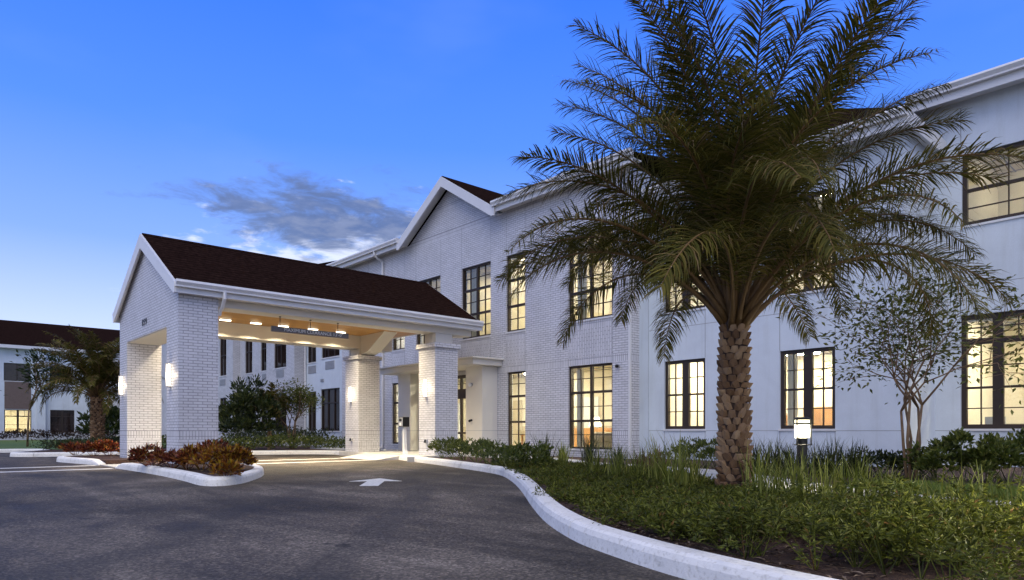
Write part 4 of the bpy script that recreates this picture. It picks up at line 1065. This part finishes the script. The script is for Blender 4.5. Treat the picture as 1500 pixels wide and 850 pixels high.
# ------------------------------------------------------------------ palms
def frond_mesh(L, e0, bend, nleaf, llen, lw, seed, start=.2, droop=.5, roll=0.0, curve=1.4):
    rng = np.random.default_rng(seed)
    mb = MB(); steps = 16; pts = [np.zeros(3)]; ang = []
    for i in range(steps):
        t = (i + .5) / steps
        a = e0 - bend * t ** curve; ang.append(a)
        pts.append(pts[-1] + np.array([math.cos(a), 0, math.sin(a)]) * L / steps)
    pts = np.array(pts); sway = rng.normal(0, .05) * L
    pts[:, 1] += np.linspace(0, 1, steps + 1) ** 2 * sway
    rad = [.024 * (1 - i / steps) ** .8 + .003 for i in range(steps + 1)]
    rad[0] = .055; rad[1] = .036
    rach = MB(); rach.tube(pts[:, :], rad, 5)
    T = np.linspace(start, .995, nleaf)
    base = []; Ds = []; Ls = []; Ws = []; Up = []
    for s in (-1, 1):
        for t in T:
            t2 = min(.999, max(.02, t + rng.normal(0, .004)))
            f = t2 * steps; i = min(int(f), steps - 1); p = pts[i] + (pts[i + 1] - pts[i]) * (f - i)
            a = ang[i]; tan = np.array([math.cos(a), 0, math.sin(a)]); nor = np.array([-math.sin(a), 0, math.cos(a)]); lat = np.array([0, s, 0.])
            fwd = .55 + .75 * t2 ** 2 + rng.normal(0, .12)
            up = .30 * (1 - t2 * .5) + rng.normal(0, .42)
            d = tan * fwd + lat * 1.0 + nor * up
            base.append(p); Ds.append(d / np.linalg.norm(d)); Up.append(nor)
            l = llen * (0.35 + .65 * math.sin(math.pi * min(1, (t2 - start + .12) / (1.12 - start)) ** .75) ** .8) * rng.uniform(.82, 1.1)
            if t2 < start + .06: l *= .6
            Ls.append(l); Ws.append(lw * rng.uniform(.8, 1.15))
    P = np.array(base); D = np.array(Ds); Ls = np.array(Ls); Ws = np.array(Ws); Up = np.array(Up)
    n = len(P); seg = 3; rows = []; pos = P.copy(); d = D.copy()
    side = np.cross(d, Up); side /= np.linalg.norm(side, axis=1, keepdims=True) + 1e-9
    wprof = [.55, 1.0, .75, .06]
    for k in range(seg + 1):
        w = (Ws * wprof[k] * .5)[:, None]
        rows.append(np.stack([pos - side * w, pos + side * w], 1))
        pos = pos + d * (Ls / seg)[:, None]
        d = d + np.array([0, 0, -1.0]) * (droop * (k + 1) / seg * RNG.uniform(.6, 1.3, n))[:, None]
        d /= np.linalg.norm(d, axis=1, keepdims=True)
    V = np.stack(rows, 1).reshape(-1, 3); k = np.arange(n)[:, None] * 2 * (seg + 1)
    F = np.concatenate([k + np.array([[2 * i, 2 * i + 1, 2 * i + 3, 2 * i + 2]]) for i in range(seg)], 0)
    mb.addnp(V, F)
    return mb, rach
def place(mb, loc, az, roll=0.0):
    M_ = Matrix.Translation(loc) @ Matrix.Rotation(az, 4, 'Z')
    if roll: M_ = M_ @ Matrix.Rotation(roll, 4, 'X')
    A = np.array(M_)
    V = np.array(mb.v); V = V @ A[:3, :3].T + A[:3, 3]
    mb.v = list(map(tuple, V.tolist()))
def palm(name, base, h, r0, r1, nf, L, label, seed, llen=.45, lw=.026, nleaf=95, boots=True, e_lo=28, skip=None):
    rng = random.Random(seed)
    x, y, z = base
    T = empty(name, base, label, 'palm tree')
    mb = MB(); steps = 10
    pts = [(x, y, z - .1 + (h + .1) * i / steps) for i in range(steps + 1)]
    rad = [(r0 if i > 0 else r0 * 1.15) + (r1 - r0) * i / steps for i in range(steps + 1)]
    mb.tube(pts, [r * .86 for r in rad], 16)
    tr = mb.build('trunk', M['bark_dark'], T, smooth=True)
    # leaf bases in a spiral of overlapping diamonds
    bm_ = MB(); rows = int(h / .088) if boots else int(h / .16); per = 9 if boots else 7
    for i in range(rows):
        f = i / rows; zz = z + .02 + f * (h - .02); rr = r0 + (r1 - r0) * f
        for k in range(per):
            a = 2 * math.pi * (k + .5 * (i % 2)) / per + rng.uniform(-.09, .09) + f * 1.3
            w = 2 * math.pi * rr / per * .44 * rng.uniform(.85, 1.12); hh = (.058 if boots else .13) * rng.uniform(.8, 1.2)
            o = rr * .80; tip = rr * (1.04 + .17 * rng.random()); sk = rng.uniform(-.25, .25) * w; tl = rng.uniform(-.3, .5) * hh
            ca, sa = math.cos(a), math.sin(a); tx, ty = -sa, ca
            def q(r, s, dz): return (x + ca * r + tx * (s + sk * (dz > 0)), y + sa * r + ty * (s + sk * (dz > 0)), zz + dz)
            # a leaf stub: narrow where it leaves the trunk, cut across at its wide ragged top
            V = [q(o, -w * .95, -hh * .75), q(o, w * .95, -hh * .75), q((o + tip) / 2, 0, -hh * 1.05),
                 q(tip, w * .62, hh * .35 + tl * .5), q(tip * 1.01, w * .05, hh * .55 + tl), q(tip, -w * .62, hh * .30 - tl * .4),
                 q(o * .92, w * .7, hh * .62), q(o * .92, -w * .7, hh * .62)]
            bm_.add(V, [(0, 2, 5), (2, 1, 3), (2, 3, 4), (2, 4, 5), (4, 3, 6), (5, 4, 7), (4, 6, 7), (1, 6, 3), (0, 5, 7)])
    bm_.build('leaf_bases', M['boot'], tr)
    ga = math.pi * (3 - math.sqrt(5))
    for i in range(nf):
        f = i / (nf - 1)                       # 0 outermost and lowest
        az = i * ga + rng.uniform(-.25, .25)
        e0 = R(e_lo + (87 - e_lo) * f ** .85 + rng.uniform(-5, 5)); bend = R(118 - 68 * f + rng.uniform(-14, 16))
        l = L * (.86 + .13 * f) * rng.uniform(.92, 1.06)
        fm, ra = frond_mesh(l, e0, bend, nleaf, llen, lw, seed * 100 + i, start=.17 + .04 * rng.random(), droop=.46 + .42 * (1 - f) + .25 * rng.random())
        loc = (x + math.cos(az) * r1 * .72 * (1 - f * .7), y + math.sin(az) * r1 * .72 * (1 - f * .7), z + h - .08 + .34 * f * (r1 / .2))
        roll = rng.uniform(-.35, .35)
        place(fm, loc, az, roll); place(ra, loc, az, roll)
        fo = fm.build('frond', M['palm'], T)
        ra.build('stalk', M['petiole'], fo, smooth=True)
    return T
palm('palm_tree', (-4.53, 7.85, .12), 2.16, .205, .175, 66, 3.95, 'large date palm with a thick patterned trunk standing in the near planting bed', 11, llen=.56, lw=.0150, nleaf=175, e_lo=46)
palm('palm_tree', (-33.15, 6.28, .12), 2.25, .27, .24, 58, 3.05, 'smaller date palm left of the porch in front of the far building', 5, llen=.42, lw=.032, nleaf=80, e_lo=28)
palm('palm_tree', (-27.5, 11.35, .12), 1.75, .07, .06, 20, 1.1, 'small slender palm among the trees under the porch roof', 8, llen=.3, lw=.035, nleaf=28, boots=False, e_lo=20)

# ------------------------------------------------------------------ trees and shrubs
def grow(mb, tips, p, d, L, r, depth, rng, spread=.5, up=.12, shrink=.72, Lc=None):
    q = p + d * L
    mid = p + d * L * .5 + Vector((rng.uniform(-1, 1), rng.uniform(-1, 1), 0)) * L * .05
    mb.tube([p, mid, q], [r, r * .86, r * .7], 6 if r > .008 else 4)
    if depth == 0:
        tips.append((q, d)); return
    if depth <= 3: tips.append((q, d))
    for k in range(rng.choice((2, 2, 3))):
        nd = (d + Vector((rng.uniform(-1, 1), rng.uniform(-1, 1), rng.uniform(-.6, .6))) * spread + Vector((0, 0, up))).normalized()
        grow(mb, tips, q, nd, (Lc or L * shrink) * rng.uniform(.75, 1.2), r * .66, depth - 1, rng, spread, up, shrink)
def tree(name, base, label, stems, L0, r0, depth, lmat, bmat, leaf, per, seed, spread=.5, lean=.35, shrink=.72, spray=.35, group=None, up=.12, first=1.0):
    rng = random.Random(seed); T = empty(name, base, label, 'tree', group)
    mb = MB(); tips = []
    for s in range(stems):
        a = 2 * math.pi * s / stems + rng.uniform(-.3, .3)
        p = Vector(base) + Vector((math.cos(a), math.sin(a), 0)) * (.07 if stems > 1 else 0)
        d = Vector((math.cos(a) * lean * rng.uniform(.4, 1), math.sin(a) * lean * rng.uniform(.4, 1), 1)).normalized() if stems > 1 else Vector((rng.uniform(-.04, .04), rng.uniform(-.04, .04), 1)).normalized()
        grow(mb, tips, p, d, L0 * first * rng.uniform(.9, 1.1), r0, depth, rng, spread, up, shrink, L0 if first != 1.0 else None)
    mb.build('trunk', M[bmat], T, smooth=True)
    P = []; D = []
    for q, d in tips:
        for k in range(per):
            o = Vector((rng.gauss(0, 1), rng.gauss(0, 1), rng.gauss(0, .45))) * spray * .5
            P.append(q + o + d * rng.uniform(-.1, .25) * spray); dd = o.normalized() * .8 + d * .5 + Vector((rng.uniform(-.5, .5), rng.uniform(-.5, .5), rng.uniform(-.4, .3)))
            D.append(dd)
    P = np.array(P); D = np.array(D); n = len(P)
    U = np.tile([0, 0, 1.0], (n, 1)) + RNG.normal(0, .45, (n, 3))
    cm = MB(); leaves(cm, P, D, U, leaf[0] * RNG.uniform(.7, 1.25, n), leaf[1] * RNG.uniform(.8, 1.2, n), .12, .12)
    cm.build('crown', M[lmat], T)
    return T
tree('myrtle_tree', (-3.88, 12.17, .12), 'slim many-stemmed tree with thin airy foliage in front of the stucco wall', 5, .60, .026, 5, 'myrtle', 'bark', (.105, .044), 6, 21, spread=.85, lean=.10, shrink=.84, spray=.42, first=2.0, up=.02)
tree('myrtle_tree', (-27.8, 12.46, .12), 'small light tree with several stems under the far end of the porch', 4, .5, .035, 4, 'myrtle', 'bark', (.13, .055), 16, 22, spread=.66, lean=.2, shrink=.8, spray=.34, first=2.2, up=.05)
tree('young_tree', (-39.73, 4.61, .13), 'young staked tree with a thin straight trunk on the far lawn', 1, 1.9, .05, 4, 'shrub', 'bark', (.22, .10), 12, 23, spread=.62, shrink=.62, spray=.5)
tree('young_tree', (-44.3, 2.1, .13), 'dark leafy tree cut off by the left edge of the picture', 1, 1.2, .06, 4, 'shrub', 'bark_dark', (.22, .10), 14, 24, spread=.7, shrink=.7, spray=.55)
def shrub(name, x, y, rx, h, n, L, Wd, mat, label, cat='shrub', group=None, K=14, z0=.12, upw=.5, ros=.16):
    cen = rdir(K, -.1, 1.0) * np.array([rx, rx, h * .62]) * RNG.uniform(.55, 1.0, (K, 1)) + np.array([x, y, z0 + h * .30])
    idx = RNG.integers(0, K, n)
    dd = rdir(n, -.35, 1)
    P = cen[idx] + dd * ros * RNG.uniform(.1, .8, n)[:, None]
    out = P - np.array([x, y, z0 + h * .2]); out /= np.linalg.norm(out, axis=1, keepdims=True)
    D = dd + out * .5 + np.array([0, 0, upw])
    P[:, 2] = np.maximum(P[:, 2], z0 + .02)
    mb = MB()
    for c in cen[:8]: mb.tube([(x + (c[0] - x) * .15, y + (c[1] - y) * .15, z0 - .02), tuple(c)], [.010, .004], 4, cap=False)
    leaves(mb, P, D, rdir(n), L * RNG.uniform(.7, 1.25, n), Wd * RNG.uniform(.8, 1.2, n), .15, .15)
    return tag(mb.build(name, M[mat], origin=(x, y, z0)), label, cat, group)
# croton bushes of the island
cro = [(222, 684, .42, .60, 'croton_red', 'dark red croton bush nearest the crossing pad on the island'),
       (252, 686, .36, .46, 'croton_red', 'low red croton bush in front of the nearest pillar corner'),
       (275, 688, .34, .50, 'croton_red', 'dull red croton bush under the middle of the pillar side'),
       (296, 688, .42, .66, 'croton_gold', 'golden croton bush at the pillar edge, tallest of the island'),
       (313, 686, .40, .74, 'croton_red', 'tall dark croton bush behind the golden ones on the island'),
       (322, 691, .44, .62, 'croton_gold', 'broad golden croton bush near the tip of the island'),
       (343, 690, .40, .60, 'croton_gold', 'orange croton bush at the tip of the island'),
       (332, 699, .22, .30, 'croton_gold', 'small yellow croton plant beside the kerb tip')]
for px, py, r, h, mt, lab in cro:
    x, y = onz(px, py, .125); shrub('croton_bush', x, y, r, h * .80, int(780 * r / .4), .105, .040, mt, lab, 'croton bush', 'croton bushes on the islands', K=26, upw=.3, ros=.11)
for px, py, r, h, lab in ((186, 668, .22, .40, 'single small croton plant against the left front pillar'), (160, 668, .38, .55, 'red croton bush left of the left front pillar'), (137, 668, .42, .5, 'red croton bush below the small palm'), (112, 667, .42, .46, 'leftmost red croton bush on the far end of the island')):
    x, y = onz(px, py, .125); shrub('croton_bush', x, y, r, h * .85, int(420 * r / .4), .13, .045, 'croton_red', lab, 'croton bush', 'croton bushes on the islands', K=16, upw=.35, ros=.12)
# shrubs along the kerb at the entrance
for i, (px, py) in enumerate(((648, 671), (664, 672), (681, 674), (698, 677), (714, 680), (731, 684), (748, 689), (765, 690), (784, 689))):
    x, y = onz(px, py, .12); shrub('round_shrub', x, y, .42, .62 - .01 * i, 420, .085, .04, 'shrub_lit', f'leafy shrub in the low row along the entrance kerb, {ordn[i]} from the rear pillar', 'shrub', 'low shrubs along the entrance kerb', K=22, ros=.14)
for i, (px, py, r, h) in enumerate(((1372, 703, .5, .62), (1410, 706, .55, .78), (1445, 706, .5, .72), (1478, 707, .55, .70), (1515, 706, .5, .85))):
    x, y = onz(px, py, .12); shrub('leafy_shrub', x, y, r, h, 700, .09, .05, 'shrub_lit', f'dense green shrub below the large right window, {ordn[i]} right of the slim tree', 'shrub', 'shrubs below the large right window', K=26, ros=.16)
for i, (px, py) in enumerate(((1268, 697), (1290, 698), (1312, 698), (1340, 700))):
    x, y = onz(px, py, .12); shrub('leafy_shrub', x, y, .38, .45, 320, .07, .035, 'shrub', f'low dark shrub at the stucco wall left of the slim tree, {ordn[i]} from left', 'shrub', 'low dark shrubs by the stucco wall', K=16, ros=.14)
for i, (px, py) in enumerate(((985, 683), (1002, 684), (1018, 685), (1034, 686), (1050, 686))):
    x, y = onz(px, py, .12); shrub('leafy_shrub', x, y, .34, .66, 320, .075, .03, 'shrub_lit', f'upright green shrub below the left stucco window, {ordn[i]} from the brick corner', 'shrub', 'upright shrubs below the left stucco window', K=16, ros=.13, upw=1.1)
# dark trees and hedge behind the porch
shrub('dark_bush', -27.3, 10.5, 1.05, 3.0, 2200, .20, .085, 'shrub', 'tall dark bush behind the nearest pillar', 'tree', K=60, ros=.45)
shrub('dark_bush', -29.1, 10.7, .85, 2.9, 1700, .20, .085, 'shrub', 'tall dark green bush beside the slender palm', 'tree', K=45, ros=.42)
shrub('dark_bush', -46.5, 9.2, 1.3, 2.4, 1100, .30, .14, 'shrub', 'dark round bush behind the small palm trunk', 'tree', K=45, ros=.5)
def hedge(name, pts, w, h, n, L, Wd, mat, label):
    pts = np.array(pts); seg = np.linalg.norm(np.diff(pts, axis=0), axis=1); cum = np.concatenate([[0], np.cumsum(seg)])
    t = RNG.uniform(0, cum[-1], n); i = np.clip(np.searchsorted(cum, t) - 1, 0, len(seg) - 1); f = (t - cum[i]) / seg[i]
    c = pts[i] + (pts[i + 1] - pts[i]) * f[:, None]
    top = h * (.72 + .28 * np.sin(t * 2.9 + np.sin(t * 1.3) * 2) * .5 + RNG.uniform(-.12, .16, n))
    P = np.stack([c[:, 0] + RNG.normal(0, w * .35, n), c[:, 1] + RNG.normal(0, w * .35, n), .13 + top * RNG.uniform(.05, 1, n) ** .6], 1)
    mb = MB(); leaves(mb, P, rdir(n, -.2, 1) + np.array([0, 0, .4]), rdir(n), L * RNG.uniform(.7, 1.2, n), Wd, .15, .15)
    return tag(mb.build(name, M[mat], origin=(*pts[0], .12)), label, 'hedge')
hedge('hedge', [(-23.3, 13.1), (-24.4, 12.4), (-25.6, 10.9), (-26.7, 8.6), (-27.6, 6.6)], .8, .62, 3600, .13, .05, 'shrub_lit', 'low green hedge behind the kerb under the porch roof')
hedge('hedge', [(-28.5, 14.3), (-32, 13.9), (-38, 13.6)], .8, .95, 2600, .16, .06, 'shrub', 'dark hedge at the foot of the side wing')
hedge('hedge', [(-68.7, 15), (-68.7, -2)], .8, .85, 3000, .22, .09, 'purple', 'long dark clipped hedge at the foot of the far building')
hedge('hedge', [(-30, 4.2), (-32, 5.6), (-35, 7.2), (-39, 8.5)], 1.1, .45, 2600, .16, .05, 'shrub', 'low planting round the foot of the small palm')
# strap-leaved grass clumps
def clump(px, py, hpx, n, mat, label, group, Wd=.014, spread=.55, Z=.12):
    x, y = onz(px, py, Z); dep = x * FW[0] + y * FW[1]; h = hpx / 1000 * dep * 1.02; n = int(n * .66)
    P = np.stack([x + RNG.normal(0, .07, n), y + RNG.normal(0, .07, n), np.full(n, Z - .01)], 1)
    az = RNG.uniform(0, 2 * math.pi, n); tl = np.abs(RNG.normal(0, .28, n)) * spread * 1.6 + .04
    L = h * RNG.uniform(.65, 1.22, n) * 1.12
    mb = MB(); blades(mb, P, az, tl, L, Wd * RNG.uniform(.7, 1.2, n), RNG.uniform(.3, 1.25, n) * spread * 1.7)
    return tag(mb.build('grass_clump', M[mat], origin=(x, y, Z)), label, 'grass clump', group)
G1 = 'bright grass clumps along the garden path'
for i, (px, py, hp) in enumerate(((872, 700, 44), (905, 704, 52), (935, 706, 46), (968, 713, 66), (990, 722, 78), (1016, 716, 60))):
    clump(px, py, hp, 95, 'grass', f'bright grass clump beside the path left of the palm trunk, {ordn[i]} from the left', G1)
for i, (px, py, hp) in enumerate(((1112, 728, 66), (1140, 736, 60), (1172, 740, 70), (1205, 742, 66), (1236, 742, 60), (1262, 744, 72), (1290, 742, 58))):
    clump(px, py, hp, 95, 'grass', f'bright grass clump between palm trunk and slim tree, {ordn[i]} right of the trunk', G1)
for i, (px, py, hp) in enumerate(((1330, 752, 62), (1365, 756, 56), (1398, 760, 66), (1432, 764, 72), (1462, 768, 80), (1492, 770, 70))):
    clump(px, py, hp, 36, 'grass', f'thin grass clump at the path edge before the lawn, {ordn[i]} from the left', G1)
G2 = 'dark grass clumps along the walls'
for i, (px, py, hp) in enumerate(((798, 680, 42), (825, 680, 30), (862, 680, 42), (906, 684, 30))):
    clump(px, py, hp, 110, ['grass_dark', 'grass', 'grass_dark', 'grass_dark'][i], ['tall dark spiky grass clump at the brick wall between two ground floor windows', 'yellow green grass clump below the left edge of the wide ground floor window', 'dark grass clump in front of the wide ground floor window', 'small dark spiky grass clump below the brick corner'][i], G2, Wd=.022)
clump(945, 688, 32, 90, 'grass_red', 'bronze brown grass clump at the corner between brick and stucco', G2, Wd=.03, spread=.9)
clump(962, 690, 34, 90, 'grass_red', 'reddish arching grass clump right of the bronze one at the stucco wall', G2, Wd=.03, spread=.9)
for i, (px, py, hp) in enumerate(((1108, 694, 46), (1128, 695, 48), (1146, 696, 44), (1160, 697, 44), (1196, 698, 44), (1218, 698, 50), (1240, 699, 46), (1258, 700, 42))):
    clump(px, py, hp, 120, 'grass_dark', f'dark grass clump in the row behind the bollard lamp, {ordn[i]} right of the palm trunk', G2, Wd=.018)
# turf on the strip of lawn
def inpoly(X, Y, poly):
    ins = np.zeros(len(X), bool); j = len(poly) - 1
    for i in range(len(poly)):
        xi, yi = poly[i]; xj, yj = poly[j]
        c = ((yi > Y) != (yj > Y)) & (X < (xj - xi) * (Y - yi) / (yj - yi + 1e-12) + xi); ins ^= c; j = i
    return ins
n = 70000; X = RNG.uniform(-4, 3, n); Y = RNG.uniform(7.6, 11.2, n); k = inpoly(X, Y, LAWN_R); X = X[k]; Y = Y[k]; n = len(X)
mb = MB(); blades(mb, np.stack([X, Y, np.full(n, .148)], 1), RNG.uniform(0, 6.28, n), RNG.uniform(0, .5, n), RNG.uniform(.05, .10, n), np.full(n, .006), RNG.uniform(.2, .9, n), seg=2)
tag(mb.build('turf', M['turf']), 'short bright turf beside the garden path', 'grass', kind='stuff')
# ground cover filling the near bed
kedge = offset_line(RK, .34); pedge = offset_line(PATHC, -.86)
poly = [p for p in kedge if -12.2 < p[0] < 2.5] + [p for p in pedge if -11.5 < p[0] < 3.0][::-1]
n = 3900; X = RNG.uniform(-12, 2.2, n); Y = RNG.uniform(2.8, 12, n); k = inpoly(X, Y, poly)
dep = X * FW[0] + Y * FW[1]; k &= (X * RT[0] + Y * RT[1]) < dep * .86
k &= (np.sin(X * 3.1 + 1.7 * np.sin(Y * 2.3)) * np.sin(Y * 3.7 + X) + RNG.normal(0, .35, n)) > -.55
X = X[k]; Y = Y[k]
dep0 = X * FW[0] + Y * FW[1]
mound = np.interp(dep0, [3.4, 4.5, 5.6, 7.0, 9], [.30, .22, .11, .065, .055]) * (1 + .5 * np.sin(X * 1.7 + 1.2 * np.sin(Y * 1.3)) * np.cos(Y * 1.9 + X * .6))
kd = np.min(np.hypot(X[:, None] - np.array([p[0] for p in kedge])[None], Y[:, None] - np.array([p[1] for p in kedge])[None]), axis=1)
mound *= np.clip(.75 + kd * .6, .7, 1.0)
cvr = MB()
for x, y, h in zip(X, Y, mound):
    dep = x * FW[0] + y * FW[1]
    m = int(np.clip(1500 / dep, 110, 330)); K = 11
    c = np.stack([RNG.normal(0, .13, K), RNG.normal(0, .13, K), h * RNG.uniform(.3, 1.0, K) * np.where(RNG.random(K) < .12, 1.7, 1.0)], 1) + np.array([x, y, .12])
    for q in c[:6]: cvr.tube([(x, y, .10), tuple(q)], [.004, .002], 3, cap=False)
    i = RNG.integers(0, K, m); dd = rdir(m, -.45, .9)
    P = c[i] + dd * RNG.uniform(.005, .055, m)[:, None]; P[:, 2] = np.maximum(P[:, 2], .13)
    leaves(cvr, P, dd + np.array([0, 0, .25]), rdir(m, .2, 1), (.028 + .0027 * dep) * RNG.uniform(.55, 1.35, m), (.0095 + .0008 * dep) * RNG.uniform(.7, 1.3, m), .14, .25)
tag(cvr.build('ground_cover', M['cover']), 'low leafy green ground cover filling the near bed', 'ground cover', kind='stuff')
# chips of bark lying on the mulch beside the kerb
n = 5200; t = RNG.uniform(0, len(RKi) - 20, n); i = t.astype(int); A = np.array(RKi); off = RNG.uniform(.03, 1.1, n)
B = np.array(offset_line(RK, 1.2)); P2 = A[i] + (B[i] - A[i]) * off[:, None]
P2 += (A[np.minimum(i + 1, len(A) - 1)] - A[i]) * (t - i)[:, None]
k = P2[:, 0] > -13; P2 = P2[k]; n = len(P2)
mb = MB(); leaves(mb, np.stack([P2[:, 0], P2[:, 1], np.full(n, .124) + RNG.uniform(0, .012, n)], 1), rdir(n, -.15, .25), np.tile([0, 0, 1.0], (n, 1)) + RNG.normal(0, .2, (n, 3)), RNG.uniform(.03, .09, n), RNG.uniform(.008, .022, n), .2, .1)
tag(mb.build('bark_chips', leafmat('bark_chip', [(0, (.03, .018, .012)), (.6, (.10, .065, .045)), (1, (.26, .2, .16))], .9, 0)), 'loose bark chips scattered on the mulch beside the kerb', 'bark mulch', kind='stuff')
